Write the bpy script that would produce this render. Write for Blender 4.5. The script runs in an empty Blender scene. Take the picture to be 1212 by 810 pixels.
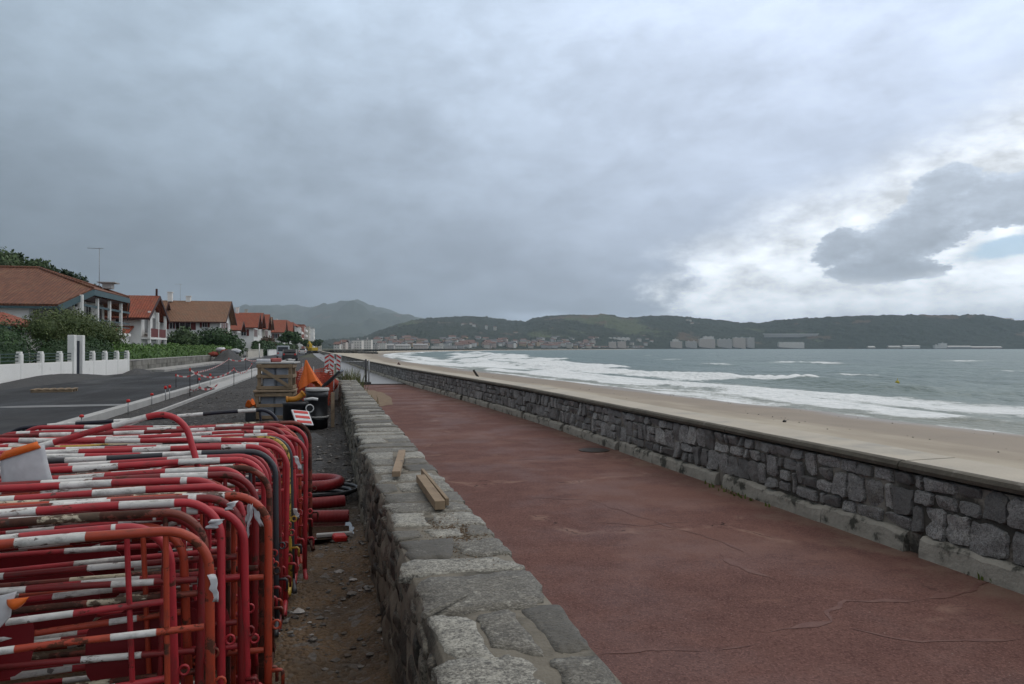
import bpy, math, random
import numpy as np
from mathutils import Vector, Matrix, Euler, noise
R = random.Random(7)
C = bpy.context.scene.collection
PI = math.pi
rad = math.radians
# ------------------------------------------------------------------ survey helpers
EYE = 1.6; YAW = rad(14); FP = 875.0; HZ = 412.0
CY, SY = math.cos(YAW), math.sin(YAW)
def ray(u, v):
    a = (u-606)/FP; b = (HZ-v)/FP
    return Vector((a*CY+SY, CY-a*SY, b))
def at(u, v, d): return Vector((0, 0, EYE)) + ray(u, v)*d
def on(u, v, z=0.0): return at(u, v, (EYE-z)*FP/(v-HZ))
def atX(u, v, X): r = ray(u, v); return at(u, v, X/r.x)
def atY(u, v, Y): r = ray(u, v); return at(u, v, Y/r.y)
def lerp(a, b, t): return a+(b-a)*t
def interp(x, tab):
    if x <= tab[0][0]: return tab[0][1]
    for (x0, y0), (x1, y1) in zip(tab, tab[1:]):
        if x <= x1: return lerp(y0, y1, (x-x0)/(x1-x0))
    return tab[-1][1]
def sstep(a, b, x):
    t = min(1, max(0, (x-a)/(b-a))); return t*t*(3-2*t)
def fbm(x, y, z=0, o=4):
    return noise.fractal(Vector((x, y, z)), 1.0, 2.0, o)

# ------------------------------------------------------------------ mesh builder
class MB:
    def __init__(s): s.v = []; s.f = []; s.t = []; s.s = []; s.m = []; s.tint = 0.5; s.sm = False; s.mi = 0
    def vert(s, p): s.v.append((p[0], p[1], p[2])); return len(s.v)-1
    def face(s, ids, tint=None, smooth=None):
        s.f.append(tuple(ids)); s.t.append(s.tint if tint is None else tint)
        s.s.append(s.sm if smooth is None else smooth); s.m.append(s.mi)
    def poly(s, pts, tint=None): s.face([s.vert(p) for p in pts], tint)
    def box(s, c, d, rot=None, bev=0.0):
        hx, hy, hz = d[0]/2, d[1]/2, d[2]/2
        M = rot if rot is not None else Matrix.Identity(3)
        c = Vector(c)
        if bev <= 0:
            ids = [s.vert(c+M@Vector((x*hx, y*hy, z*hz))) for z in (-1, 1) for y in (-1, 1) for x in (-1, 1)]
            for q in ((0, 2, 3, 1), (4, 5, 7, 6), (0, 1, 5, 4), (2, 6, 7, 3), (0, 4, 6, 2), (1, 3, 7, 5)):
                s.face([ids[i] for i in q])
        else:
            b = min(bev, hx*.45, hy*.45, hz*.45)
            def ring(ix, iz):
                return [s.vert(c+M@Vector(p)) for p in
                        ((-hx+ix, -hy+b, iz), (-hx+b, -hy+ix, iz), (hx-b, -hy+ix, iz), (hx-ix, -hy+b, iz),
                         (hx-ix, hy-b, iz), (hx-b, hy-ix, iz), (-hx+b, hy-ix, iz), (-hx+ix, hy-b, iz))]
            rs = [ring(b, -hz), ring(0, -hz+b), ring(0, hz-b), ring(b, hz)]
            s.face(rs[0][::-1]); s.face(rs[3])
            for a, q in zip(rs, rs[1:]):
                for i in range(8):
                    j = (i+1) % 8; s.face((a[i], a[j], q[j], q[i]))
    def bar(s, a, b, w, h, up=(0, 0, 1)):
        a, b = Vector(a), Vector(b); d = b-a; L = d.length; d.normalize()
        u = Vector(up)
        if abs(d.dot(u)) > .98: u = Vector((1, 0, 0))
        x = d.cross(u).normalized(); z = x.cross(d)
        s.box((a+b)/2, (w, L, h), Matrix((x, d, z)).transposed())
    def tube(s, path, r, seg=8, caps=True, closed=False):
        P = [Vector(p) for p in path]; n = len(P); rings = []
        rr = r if isinstance(r, (list, tuple)) else [r]*n
        t0 = (P[1]-P[0]).normalized()
        u = Vector((0, 0, 1)) if abs(t0.z) < .9 else Vector((1, 0, 0))
        nx = t0.cross(u).normalized()
        for i, p in enumerate(P):
            if closed: t = (P[(i+1) % n]-P[i-1]).normalized()
            else: t = (P[min(i+1, n-1)]-P[max(i-1, 0)]).normalized()
            nx = (nx-t*nx.dot(t)).normalized(); ny = t.cross(nx)
            rings.append([s.vert(p+(nx*math.cos(2*PI*k/seg)+ny*math.sin(2*PI*k/seg))*rr[i]) for k in range(seg)])
        for i in range(n if closed else n-1):
            a, b = rings[i], rings[(i+1) % n]
            for k in range(seg):
                j = (k+1) % seg; s.face((a[k], a[j], b[j], b[k]), smooth=True)
        if caps and not closed:
            s.face(rings[0][::-1]); s.face(rings[-1])
    def lathe(s, prof, c, seg=24, axis=None):
        c = Vector(c); M = axis if axis is not None else Matrix.Identity(3); rings = []
        for r, z in prof:
            rings.append([s.vert(c+M@Vector((r*math.cos(2*PI*k/seg), r*math.sin(2*PI*k/seg), z))) for k in range(seg)])
        for a, b in zip(rings, rings[1:]):
            for k in range(seg):
                j = (k+1) % seg; s.face((a[k], a[j], b[j], b[k]))
        s.face(rings[0][::-1]); s.face(rings[-1])
    def slab(s, poly, t):
        P = [Vector(p) for p in poly]
        n = Vector((0, 0, 0))
        for i in range(len(P)): n += P[i].cross(P[(i+1) % len(P)])
        if n.z < 0: P = P[::-1]; n = -n
        n.normalize()
        a = [s.vert(p) for p in P]; b = [s.vert(p-n*t) for p in P]
        s.face(a); s.face(b[::-1])
        for i in range(len(P)):
            j = (i+1) % len(P); s.face((a[i], b[i], b[j], a[j]))
    def grid(s, nu, nv, fn, smooth=True, tintfn=None):
        ids = [[s.vert(fn(i/(nu), j/(nv))) for j in range(nv+1)] for i in range(nu+1)]
        for i in range(nu):
            for j in range(nv):
                s.face((ids[i][j], ids[i+1][j], ids[i+1][j+1], ids[i][j+1]), smooth=smooth)
    def build(s, name, mat, parent=None, loc=None, **props):
        me = bpy.data.meshes.new(name); me.from_pydata(s.v, [], s.f); 
        me.polygons.foreach_set('use_smooth', s.s)
        at_ = me.attributes.new('tint', 'FLOAT', 'FACE'); at_.data.foreach_set('value', s.t)
        mats = mat if isinstance(mat, (list, tuple)) else [mat]
        for m in mats: me.materials.append(m)
        if len(mats) > 1: me.polygons.foreach_set('material_index', s.m)
        me.update()
        o = bpy.data.objects.new(name, me); C.objects.link(o)
        if parent is not None: o.parent = parent
        if loc is not None: o.location = loc
        for k, v in props.items(): o[k] = v
        return o
def tag(o, label=None, cat=None, group=None, kind=None):
    if label: o['label'] = label
    if cat: o['category'] = cat
    if group: o['group'] = group
    if kind: o['kind'] = kind
    return o
def thing(name, label, cat, loc=(0, 0, 0), rz=0, group=None, rot=None):
    o = bpy.data.objects.new(name, None); C.objects.link(o); o.location = loc
    o.rotation_euler = rot if rot else (0, 0, rz); o.empty_display_size = .2
    return tag(o, label, cat, group)
def copy_tree(o, parent=None):
    c = o.copy(); C.objects.link(c); c.parent = parent
    for ch in list(o.children): copy_tree(ch, c)
    return c

# ------------------------------------------------------------------ node helpers
class S:
    def __init__(s, nt, sock): s.nt = nt; s.k = sock
    def _m(s, op, b=None, c=None, clamp=False):
        n = s.nt.nodes.new('ShaderNodeMath'); n.operation = op; n.use_clamp = clamp
        for i, x in enumerate((s, b, c)):
            if x is None: continue
            if isinstance(x, S): s.nt.links.new(x.k, n.inputs[i])
            else: n.inputs[i].default_value = x
        return S(s.nt, n.outputs[0])
    def __add__(s, b): return s._m('ADD', b)
    def __radd__(s, b): return s._m('ADD', b)
    def __sub__(s, b): return s._m('SUBTRACT', b)
    def __rsub__(s, b): return (s*-1.0)+b
    def __mul__(s, b): return s._m('MULTIPLY', b)
    def __rmul__(s, b): return s._m('MULTIPLY', b)
    def __truediv__(s, b): return s._m('DIVIDE', b)
    def f(s, op, *a): return s._m(op, *a)
    def step(s, a, b):
        n = s.nt.nodes.new('ShaderNodeMapRange'); n.interpolation_type = 'SMOOTHSTEP'
        s.nt.links.new(s.k, n.inputs['Value'])
        n.inputs['From Min'].default_value = a; n.inputs['From Max'].default_value = b
        return S(s.nt, n.outputs[0])
    def map(s, a, b, c, d):
        n = s.nt.nodes.new('ShaderNodeMapRange')
        s.nt.links.new(s.k, n.inputs['Value'])
        for nm, x in zip(('From Min', 'From Max', 'To Min', 'To Max'), (a, b, c, d)): n.inputs[nm].default_value = x
        return S(s.nt, n.outputs[0])
class NT:
    def __init__(s, nt): s.nt = nt; nt.nodes.clear()
    def node(s, typ, ins={}, **props):
        n = s.nt.nodes.new(typ)
        for k, v in props.items(): setattr(n, k, v)
        for k, v in ins.items(): s.put(n.inputs[k], v)
        return n
    def put(s, sock, v):
        if isinstance(v, S): s.nt.links.new(v.k, sock)
        elif isinstance(v, bpy.types.NodeSocket): s.nt.links.new(v, sock)
        else:
            if hasattr(v, '__len__') and len(v) == 3 and sock.type == 'RGBA': v = (*v, 1)
            sock.default_value = v
    def S(s, sock): return S(s.nt, sock)
    def coord(s, which='Object', scale=None, rot=None):
        o = s.node('ShaderNodeTexCoord').outputs[which]
        if scale is not None or rot is not None:
            m = s.node('ShaderNodeMapping', {'Vector': o, 'Scale': scale or (1, 1, 1), 'Rotation': rot or (0, 0, 0)}); o = m.outputs[0]
        return o
    def noise(s, vec, scale, detail=4, rough=.55, dist=0, out=0):
        n = s.node('ShaderNodeTexNoise', {'Vector': vec, 'Scale': scale, 'Detail': detail, 'Roughness': rough, 'Distortion': dist})
        return s.S(n.outputs[out])
    def vor(s, vec, scale, feature='F1', out='Distance', rnd=1):
        n = s.node('ShaderNodeTexVoronoi', {'Vector': vec, 'Scale': scale, 'Randomness': rnd}, feature=feature)
        return s.S(n.outputs[out])
    def mix(s, f, a, b, blend='MIX'):
        n = s.node('ShaderNodeMix', data_type='RGBA', blend_type=blend)
        s.put(n.inputs[0], f); s.put(n.inputs[6], a); s.put(n.inputs[7], b)
        return n.outputs[2]
    def attr(s, name='tint'):
        return s.S(s.node('ShaderNodeAttribute', attribute_name=name).outputs['Fac'])
    def xyz(s, vec):
        n = s.node('ShaderNodeSeparateXYZ', {0: vec}); return [s.S(n.outputs[i]) for i in range(3)]
    def comb(s, x, y, z=0.0):
        n = s.node('ShaderNodeCombineXYZ'); 
        for i, a in enumerate((x, y, z)): s.put(n.inputs[i], a)
        return n.outputs[0]
    def bump(s, h, strength=.5, dist=.01, normal=None):
        n = s.node('ShaderNodeBump', {'Height': h, 'Strength': strength, 'Distance': dist})
        if normal is not None: s.put(n.inputs['Normal'], normal)
        return n.outputs[0]
    def out(s, col, rough=.7, normal=None, spec=.3, metal=0, **kw):
        p = s.node('ShaderNodeBsdfPrincipled', {'Base Color': col, 'Roughness': rough, 'Metallic': metal, 'Specular IOR Level': spec})
        if normal is not None: s.put(p.inputs['Normal'], normal)
        for k, v in kw.items(): s.put(p.inputs[k.replace('_', ' ')], v)
        o = s.node('ShaderNodeOutputMaterial', {'Surface': p.outputs[0]})
        return p
def newmat(name):
    m = bpy.data.materials.new(name); m.use_nodes = True
    return m, NT(m.node_tree)
def mat(name, c1, c2=None, scale=6, rough=.7, bump=.3, bscale=40, bd=.004, spec=.3, dirt=None, dscale=3, dlo=.52, dhi=.68, metal=0, tint=0.0, alpha=None):
    m, n = newmat(name); co = n.coord()
    c2 = c2 or tuple(x*.75 for x in c1)
    f = n.noise(co, scale, 5).map(.3, .7, 0, 1)
    col = n.mix(f, c1, c2)
    fine = n.noise(co, bscale, 3)
    col = n.mix(fine.map(.3, .7, 0, .25), col, tuple(x*.5 for x in c1))
    if dirt: col = n.mix(n.noise(co, dscale, 6, .65).step(dlo, dhi), col, dirt)
    if tint: col = n.mix(tint, col, n.mix(n.attr(), (0, 0, 0), (1, 1, 1)), 'OVERLAY')
    n.out(col, rough, n.bump(fine, bump, bd) if bump else None, spec, metal)
    return m
# ------------------------------------------------------------------ scene, camera, light
sc = bpy.context.scene
sc.render.resolution_x, sc.render.resolution_y = 1024, 684
cam = bpy.data.cameras.new('camera'); co = bpy.data.objects.new('camera', cam); C.objects.link(co)
cam.lens = 36*FP/1212; cam.sensor_width = 36; cam.clip_start = .05; cam.clip_end = 30000
co.location = (0, 0, EYE); co.rotation_euler = (rad(90)+math.atan(7/FP), 0, -YAW)
sc.camera = co
sc.view_settings.view_transform = 'Standard'; sc.view_settings.look = 'None'
sc.view_settings.exposure = 0; sc.view_settings.gamma = 1
sc.cycles.volume_bounces = 1
try: sc.cycles.volume_step_rate = 4
except Exception: pass
SUN_AZ, SUN_EL = 62, 42
sun = bpy.data.lights.new('sun', 'SUN'); so = bpy.data.objects.new('sun', sun); C.objects.link(so)
sun.energy = .55; sun.angle = rad(35); sun.color = (1, .96, .9)
so.rotation_euler = Vector((-math.sin(rad(SUN_AZ))*math.cos(rad(SUN_EL)), -math.cos(rad(SUN_AZ))*math.cos(rad(SUN_EL)), -math.sin(rad(SUN_EL)))).to_track_quat('-Z', 'Y').to_euler()
so.location = (0, 0, 60)

def make_world():
    w = bpy.data.worlds.new('World'); sc.world = w; w.use_nodes = True
    n = NT(w.node_tree)
    sky = n.node('ShaderNodeTexSky', sky_type='NISHITA', sun_disc=False, sun_elevation=rad(SUN_EL), sun_rotation=rad(SUN_AZ))
    d = n.coord('Generated'); x, y, z = n.xyz(d)
    az = x.f('ARCTAN2', y)*57.2958
    el = z.f('MINIMUM', 1.0).f('MAXIMUM', -1.0).f('ARCSINE')*57.2958
    elp = el.f('MAXIMUM', 0.0)
    k = z.f('MAXIMUM', 0.0)+.16
    P = n.comb(x/k, y/k, 0.0)
    A = n.comb(az*.088, el*.165, 0.0)
    n1 = n.noise(P, .55, 5, .5); n2 = n.noise(P, 2.2, 6, .58, .5); n3 = n.noise(A, 1.6, 7, .6); n4 = n.noise(A, 5.5, 6, .62)
    n7 = n.noise(A, 1.15, 6, .52, .35); n8 = n.noise(A, 2.7, 6, .55, .3); n6 = n.noise(A, 13, 5, .62)
    # grey stratus deck, heavier toward the rain on the left
    azc = az.f('MAXIMUM', -40.0).f('MINIMUM', 60.0)
    L = elp.f('MINIMUM', 27.0)*.0185 + (azc+10.0)*.0058 + .185
    L = L*(n1.map(.3, .7, .93, 1.07))*(n2.map(.3, .7, .97, 1.03))*(n7.step(.38, .62)*.12+.94)*(n8.step(.34, .64)*.075+.96)*(n4.map(.3, .7, .965, 1.035))
    L = L+az.step(10, 27)*(1.0-((el-9.0)*.14).f('ABSOLUTE').f('MINIMUM', 1.0))*.07
    dk = ((az-2.0)*.13).f('POWER', 2.0)+((el-15.5)*.36).f('POWER', 2.0)
    L = L*(1.0-(dk+(n3-.5)*2.2).map(1.2, .2, 0, .13).f('MAXIMUM', 0.0))
    # low pale gap above the far hills
    gap = (1.0-(el-1.9+(n3-.5)*2.6).f('ABSOLUTE').step(.2, 1.1))*az.step(9, 18)
    L = L+gap*.24
    L = L*(1.0-(1.0-az.step(-12, 16))*(1.0-el.step(3, 15))*.16)
    L = L.f('MAXIMUM', .16)
    col_s = n.mix(az.step(-25, 40), (.81, 1.0, 1.21), (.87, 1.0, 1.23))
    col_s = n.mix(el.step(26, 45), col_s, (1.04, 1.0, .96))
    L = L*(el.step(28, 55)*.22+1.0)
    stratus = n.node('ShaderNodeVectorMath', {0: col_s}, operation='SCALE'); n.put(stratus.inputs['Scale'], L)
    # bright break on the right
    line = (az-28.5)*.42+7.6
    s_ = line-el+(n3-.5)*4.2+(n4-.5)*2.0
    B = s_.step(-2.6, 3.4)*(az+(n3-.5)*15.0+(n4-.5)*5.0).step(24.0, 28.5)*(el+(n4-.5)*1.5).step(.6, 3.4)
    bl = n.noise(A, 3.4, 6, .6).map(.32, .66, .84, 1.55)*(el-5.0).map(0, 11, 1.0, .74)
    bright = n.node('ShaderNodeVectorMath', {0: (.93, .99, 1.06)}, operation='SCALE'); n.put(bright.inputs['Scale'], bl)
    c = n.mix(B, stratus.outputs[0], bright.outputs[0])
    c10 = n.node('ShaderNodeVectorMath', {0: c}, operation='SCALE'); c10.inputs['Scale'].default_value = 10.0
    # blue hole (the open sky shows)
    def ell(ca, ce, ra, re, tilt=0.0):
        t = rad(tilt); a = az-ca; e = el-ce
        p = (a*math.cos(t)+e*math.sin(t))*(1/ra); q = (e*math.cos(t)-a*math.sin(t))*(1/re)
        return (p*p+q*q).f('SQRT')
    hole = 1.0-(ell(49.3, 6.7, 4.2, .75, 10)+(n4-.5)*1.0).step(.7, 1.15)
    skyb = n.node('ShaderNodeVectorMath', {0: sky.outputs[0]}, operation='SCALE'); skyb.inputs['Scale'].default_value = .9
    c2 = n.mix(hole*.9, c10.outputs[0], n.mix(.45, skyb.outputs[0], (3.2, 6.6, 10.5)))
    # the dark cumulus
    dd = ell(42.2, 7.6, 4.4, 2.1, 20)
    for e in ((48.5, 9.6, 5.5, 1.9, 6), (37.9, 7.1, 2.1, 1.2, 30), (44.4, 10.6, 2.4, 1.4, 20), (40.6, 5.4, 4.0, 1.0, 0), (55, 10, 5, 2.6, 0)):
        dd = dd.f('SMOOTH_MIN', ell(*e), .25)
    dd = dd+(n3-.5)*.45+(n4-.5)*.95+(n6-.5)*.5
    D = (1.0-dd.step(.86, 1.06))*(el+(n4-.5)*2.0).step(3.4, 5.4)
    dl = (el-4.0).map(0, 8, .43, .64)*n3.map(.3, .7, .86, 1.14)*n4.map(.3, .7, .88, 1.12)+dd.step(.5, 1.0)*.13
    dark = n.node('ShaderNodeVectorMath', {0: (.88*10, 1.0*10, 1.17*10)}, operation='SCALE'); n.put(dark.inputs['Scale'], dl)
    c3 = n.mix(D, c2, dark.outputs[0])
    bg = n.node('ShaderNodeBackground', {'Color': c3, 'Strength': .1})
    n.node('ShaderNodeOutputWorld', {'Surface': bg.outputs[0]})
    try: w.cycles.sampling_method = 'MANUAL'; w.cycles.sample_map_resolution = 512
    except Exception: pass
make_world()

# ------------------------------------------------------------------ coast lines
WALL = [(-8, 4.46), (15, 4.40), (22, 4.05), (33, 3.35), (50, 2.75), (89, 1.7), (180, -1.0), (330, -4.5), (420, -4.0), (520, 0), (700, 22), (900, 66), (1300, 235), (1700, 545), (2150, 880), (2450, 1050)]
def smoothtab(tab, x, w):
    return sum(interp(x+w*k, tab) for k in (-1, -.5, 0, .5, 1))/5
def wallX(Y): return smoothtab(WALL, Y, min(4.0, max(1.5, abs(Y)*.06)) if Y < 200 else 30)
SHORE = [(-60, 36), (30, 35.5), (90, 32), (160, 28), (250, 25.5), (380, 29), (520, 36), (700, 62), (900, 112), (1300, 285), (1700, 610), (2150, 940), (2450, 1110)]
def shoreX(Y): return smoothtab(SHORE, Y, 12 if Y < 300 else 60)

# ------------------------------------------------------------------ setting materials
def m_promenade():
    m, n = newmat('red_asphalt'); co = n.coord()
    big = n.noise(co, .55, 5, .6); mid = n.noise(co, 2.6, 6, .66); st = n.noise(n.coord(scale=(.5, 1.6, 1)), 1.3, 5, .62)
    col = n.mix(big.map(.3, .7, 0, 1), (.118, .059, .051), (.084, .042, .037))
    col = n.mix(mid.map(.35, .7, 0, .6), col, (.168, .088, .072))
    col = n.mix(st.step(.54, .72)*.55, col, (.205, .110, .086))
    g = n.vor(co, 105); gc = n.vor(co, 105, out='Color')
    col = n.mix(g.step(.55, .15)*.0+gc.step(.50, .9)*.6, col, (.20, .105, .090))
    col = n.mix(n.vor(co, 80, out='Color').step(.66, .78)*.38, col, (.040, .014, .013))
    x, y, z = n.xyz(co)
    pt = n.noise(co, .42, 5, .62).step(.50, .58); col = n.mix(pt*.40, col, (.185, .100, .080))
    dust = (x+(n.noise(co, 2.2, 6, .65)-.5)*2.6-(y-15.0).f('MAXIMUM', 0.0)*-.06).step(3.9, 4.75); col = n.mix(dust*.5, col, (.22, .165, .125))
    damp = 1.0-(x+(n.noise(co, 3, 5, .65)-.5)*.6).step(.85, 1.15); col = n.mix(damp*.55, col, (.040, .026, .020))
    sp = n.vor(co, 9.0, out='Distance'); col = n.mix((1.0-sp.step(.03, .06))*n.noise(co, 1.1, 3).step(.48, .6)*.7, col, (.30, .25, .22))
    # settled cracks: dark hairlines and rubbed pale strips along them
    w = n.node('ShaderNodeVectorMath', {0: co, 1: n.node('ShaderNodeTexNoise', {'Vector': co, 'Scale': 1.6, 'Detail': 5}).outputs['Color']}, operation='ADD').outputs[0]
    e = n.vor(w, .42, 'DISTANCE_TO_EDGE')
    gate = n.noise(co, .5, 2).step(.47, .56)
    pale = (1.0-e.step(.006, .045))*gate*n.noise(co, 3, 4).step(.42, .62)
    col = n.mix(pale*.55, col, (.27, .17, .135))
    cr = (1.0-e.step(.001, .005))*gate*n.noise(co, 4, 3).step(.45, .55)
    col = n.mix(cr*.85, col, (.022, .012, .012))
    h = g*.5+gc*.5-cr*2.0+big*.5
    wet = n.noise(co, .9, 4, .6).step(.42, .62)
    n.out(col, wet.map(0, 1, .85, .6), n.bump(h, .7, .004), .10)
    return m
def m_ground():
    # worked earth: dark chippings over brown mud
    m, n = newmat('site_earth'); co = n.coord()
    x, y, z = n.xyz(co)
    mud = n.noise(co, 2.0, 6, .65); far = y+(n.noise(co, .9, 4)-.5)*5.0
    k = 1.0-far.step(6.2, 8.8)
    col = n.mix(n.noise(co, .8, 5).map(.3, .7, 0, 1), (.028, .027, .028), (.055, .053, .052))
    brown = n.mix(mud.map(.35, .65, 0, 1), (.165, .112, .068), (.075, .056, .040))
    brown = n.mix(n.noise(co, 5, 5).step(.58, .7), brown, (.10, .062, .032))
    col = n.mix(k, col, brown)
    g = n.vor(co, 42); gc = n.vor(co, 42, out='Color')
    col = n.mix(gc.step(.55, 1)*.7, col, (.145, .13, .115))
    col = n.mix((1.0-gc.step(0, .3))*.6, col, (.025, .022, .02))
    col = n.mix(n.vor(co, 17, out='Color').step(.82, .86)*.7, col, (.15, .145, .14))
    n.out(col, .75, n.bump(g*-1.0+n.noise(co, 14, 5)*1.5, .9, .02), .16)
    return m
def m_road():
    m, n = newmat('road_chippings'); co = n.coord()
    a = n.noise(n.coord(scale=(1, .12, 1)), .8, 5, .6); b = n.noise(co, .35, 5, .6)
    col = n.mix(a.map(.35, .65, 0, 1), (.022, .023, .026), (.040, .041, .044))
    col = n.mix(b.step(.5, .68)*.7, col, (.062, .061, .060))
    col = n.mix(n.vor(co, 60, out='Color').map(0, 1, 0, .5), col, (.024, .024, .026))
    wet = n.noise(n.coord(scale=(1, .3, 1)), .5, 4, .55)
    n.out(col, wet.map(.4, .62, .8, .55), n.bump(n.vor(co, 60)+n.noise(co, 6, 4), .7, .012), .16)
    return m
def m_sand():
    m, n = newmat('beach_sand'); co = n.coord(); x, y, z = n.xyz(co)
    w = z+(n.noise(n.coord(scale=(1, .25, 1)), .18, 4)-.5)*.5
    col = n.mix(n.noise(co, .6, 6).map(.3, .7, 0, 1), (.43, .39, .32), (.36, .32, .26))
    wetc = n.mix(n.noise(co, .25, 5).map(.3, .7, 0, 1), (.25, .202, .148), (.205, .166, .122))
    k = 1.0-w.step(-2.72, -2.55)
    col = n.mix(k, col, wetc)
    sh = 1.0-w.step(-3.02, -2.86)
    col = n.mix(sh*.6, col, (.15, .115, .08))
    col = n.mix((1.0-n.vor(co, 1.4).step(.03, .07))*.7, col, (.06, .045, .035))
    fp = n.noise(co, 5, 5, .6)
    n.out(col, (1.0-k*.35-sh*.3), n.bump(fp, .5, .06), .3)
    return m
def m_sea():
    m, n = newmat('sea_water'); co = n.coord(); x, y, z = n.xyz(co)
    foam = n.attr('foam')
    sc_ = n.coord(scale=(1, .5, 1))
    f1 = n.noise(sc_, .55, 7, .66, .4); f2 = n.noise(sc_, 2.2, 6, .66); f3 = n.noise(sc_, 9, 4, .6)
    pat = f1*.45+f2*.35+f3*.20
    fm = (foam+(pat-.5)*1.9).step(.40, .66)
    deep = n.mix(n.noise(co, .02, 4).map(.3, .7, 0, 1), (.078, .128, .112), (.056, .098, .090))
    sh = n.attr('shoal')
    col = n.mix(sh, deep, (.15, .16, .12))
    col = n.mix(fm, col, n.mix(f2.map(.3, .7, 0, 1), (.80, .82, .83), (.56, .60, .61)))
    b1 = n.noise(n.coord(scale=(1, .6, 1), rot=(0, 0, .3)), 1.1, 5, .6); b2 = n.noise(n.coord(scale=(1, .5, 1), rot=(0, 0, -.2)), .22, 5, .6)
    nm = n.bump(b2, .8, 1.3, n.bump(b1, .7, .32))
    n.out(col, fm.map(0, 1, .34, .9), nm, .25, IOR=1.333)
    return m
def m_hill(name, cs, field, fthr=.60):
    m, n = newmat(name); co = n.coord()
    a = n.noise(co, .012, 6, .6); b = n.noise(co, .0032, 5, .55); c = n.noise(co, .06, 4, .6)
    col = n.mix(a.map(.35, .65, 0, 1), cs[0], cs[1])
    col = n.mix(c.map(.35, .7, 0, .7), col, cs[2])
    k = (n.attr('field')*.35+b*.6+a*.25).step(fthr, fthr+.05)
    f = n.mix(n.noise(co, .02, 3).step(.5, .56), field[0], field[1])
    col = n.mix(k, col, f)
    col = n.mix(n.noise(co, .0045, 3).step(.63, .66)*.8, col, (.10, .07, .05))
    n.out(col, .95, n.bump(c, .6, 6), .1)
    return m
M_PROM = m_promenade(); M_EARTH = m_ground(); M_ROAD = m_road(); M_SAND = m_sand(); M_SEA = m_sea()
M_CONC = mat('weathered_concrete', (.36, .35, .33), (.27, .265, .255), 3, .75, .4, 60, .003, dirt=(.16, .155, .14), dscale=1.5)
M_KERB = mat('new_kerb_concrete', (.42, .42, .41), (.33, .33, .325), 2, .7, .3, 40, .003)
M_PATH = mat('grey_concrete_path', (.27, .275, .285), (.22, .225, .235), .5, .55, .3, 50, .003)
M_SOIL = mat('low_land', (.05, .06, .03), (.07, .065, .045), .02, .9, .3, 2, .05)

# ------------------------------------------------------------------ ground sheets
YS = sorted(set([-300, -150, -60] + [y*2.0 for y in range(-10, 30)] + list(range(60, 200, 10)) + list(range(200, 2460, 50))))
def strip(name, xa, xb, za, zb, mat_, n=1, kind='structure'):
    b = MB(); b.sm = True
    cols = []
    for y in YS:
        xs = [lerp(xa(y), xb(y), k/n) for k in range(n+1)]
        cols.append([b.vert((x, y, lerp(za, zb, k/n) if not callable(za) else za(x, y))) for k, x in enumerate(xs)])
    for p, q in zip(cols, cols[1:]):
        for k in range(n): b.face((p[k], p[k+1], q[k+1], q[k]))
    return tag(b.build(name, mat_), kind=kind)
b = MB(); b.poly([(-20000, -4000, -9), (20000, -4000, -9), (20000, 16000, -9), (-20000, 16000, -9)])
tag(b.build('bedrock_ground', M_SOIL), kind='structure')
strip('land', lambda y: -7000, lambda y: wallX(y)+.2, -.09, -.09, M_SOIL)
def beach_z(x, y):
    a, s = wallX(y)+.3, shoreX(y)
    t = (x-a)/(s-a)
    und = .05*fbm(x*.22, y*.1, 3, 3)
    if t < 0: return -2.0
    z = -2.0-1.0*t**1.15 if t < 1 else -3.0-(x-s)*.03
    return z+und*min(1, t*4)
strip('beach_sand', lambda y: wallX(y)+.30, lambda y: shoreX(y)+34, beach_z, 0, M_SAND, 40)
b = MB(); b.sm = True     # fine near beach on top of nothing else: road etc. follow
# site earth: fine relief close to the wall
def earth_z(x, y):
    e = .055*fbm(x*1.3, y*1.1, 1, 4)+.022*fbm(x*7, y*7, 2, 3)
    edge = sstep(-4.2, -3.2, x)*.8+.2
    z = -.02+e*edge
    z += .16*math.exp(-((x+.05)/.45)**2-((y-10.2)/1.6)**2)+.10*math.exp(-((x-.1)/.3)**2-((y-13)/2.0)**2)
    z += .05*math.exp(-((x-.28)/.12)**2)
    z -= .05*math.exp(-((x+.02)/.42)**2-((y-6.75)/.42)**2)
    return z
ys = [-2.5]; 
while ys[-1] < 130: ys.append(ys[-1]+max(.05, .010*abs(ys[-1])))
xs = [-4.9, -4.5]+[-4.0+.10*i for i in range(20)]+[-2.0+.045*i for i in range(54)]
b = MB(); b.sm = True
g = [[b.vert((x, y, earth_z(x, y))) for x in xs] for y in ys]
for p, q in zip(g, g[1:]):
    for i in range(len(xs)-1): b.face((p[i], p[i+1], q[i+1], q[i]))
tag(b.build('site_earth', M_EARTH), kind='structure')
b = MB(); b.sm = True     # road bed with a little unevenness
def road_z(x, y):
    k = 1-math.exp(-((x+6.9)/3.2)**4-((y-19.4)/2.4)**4)
    return .004+(.012*fbm(x*.5, y*.25, 5, 3)*sstep(-5.4, -6.5, x)+.02*sstep(-9, -13, x))*k
ys2 = [-3]; 
while ys2[-1] < 700: ys2.append(ys2[-1]+max(.5, .02*abs(ys2[-1])))
xs2 = [-60, -30, -20]+[-15+.7*i for i in range(14)]+[-5.1]
g = [[b.vert((x if y < 120 or x < -6 else x, y, road_z(x, y))) for x in xs2] for y in ys2]
for p, q in zip(g, g[1:]):
    for i in range(len(xs2)-1): b.face((p[i], p[i+1], q[i+1], q[i]))
tag(b.build('road', M_ROAD), kind='structure')
b = MB(); b.box((-4.98, 60.5, .06), (.20, 95, .20), bev=.015)
tag(b.build('kerb', M_KERB), kind='structure')
b = MB(); b.box((-4.02, 62, .02), (.07, 92, .10), bev=.01)
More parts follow.
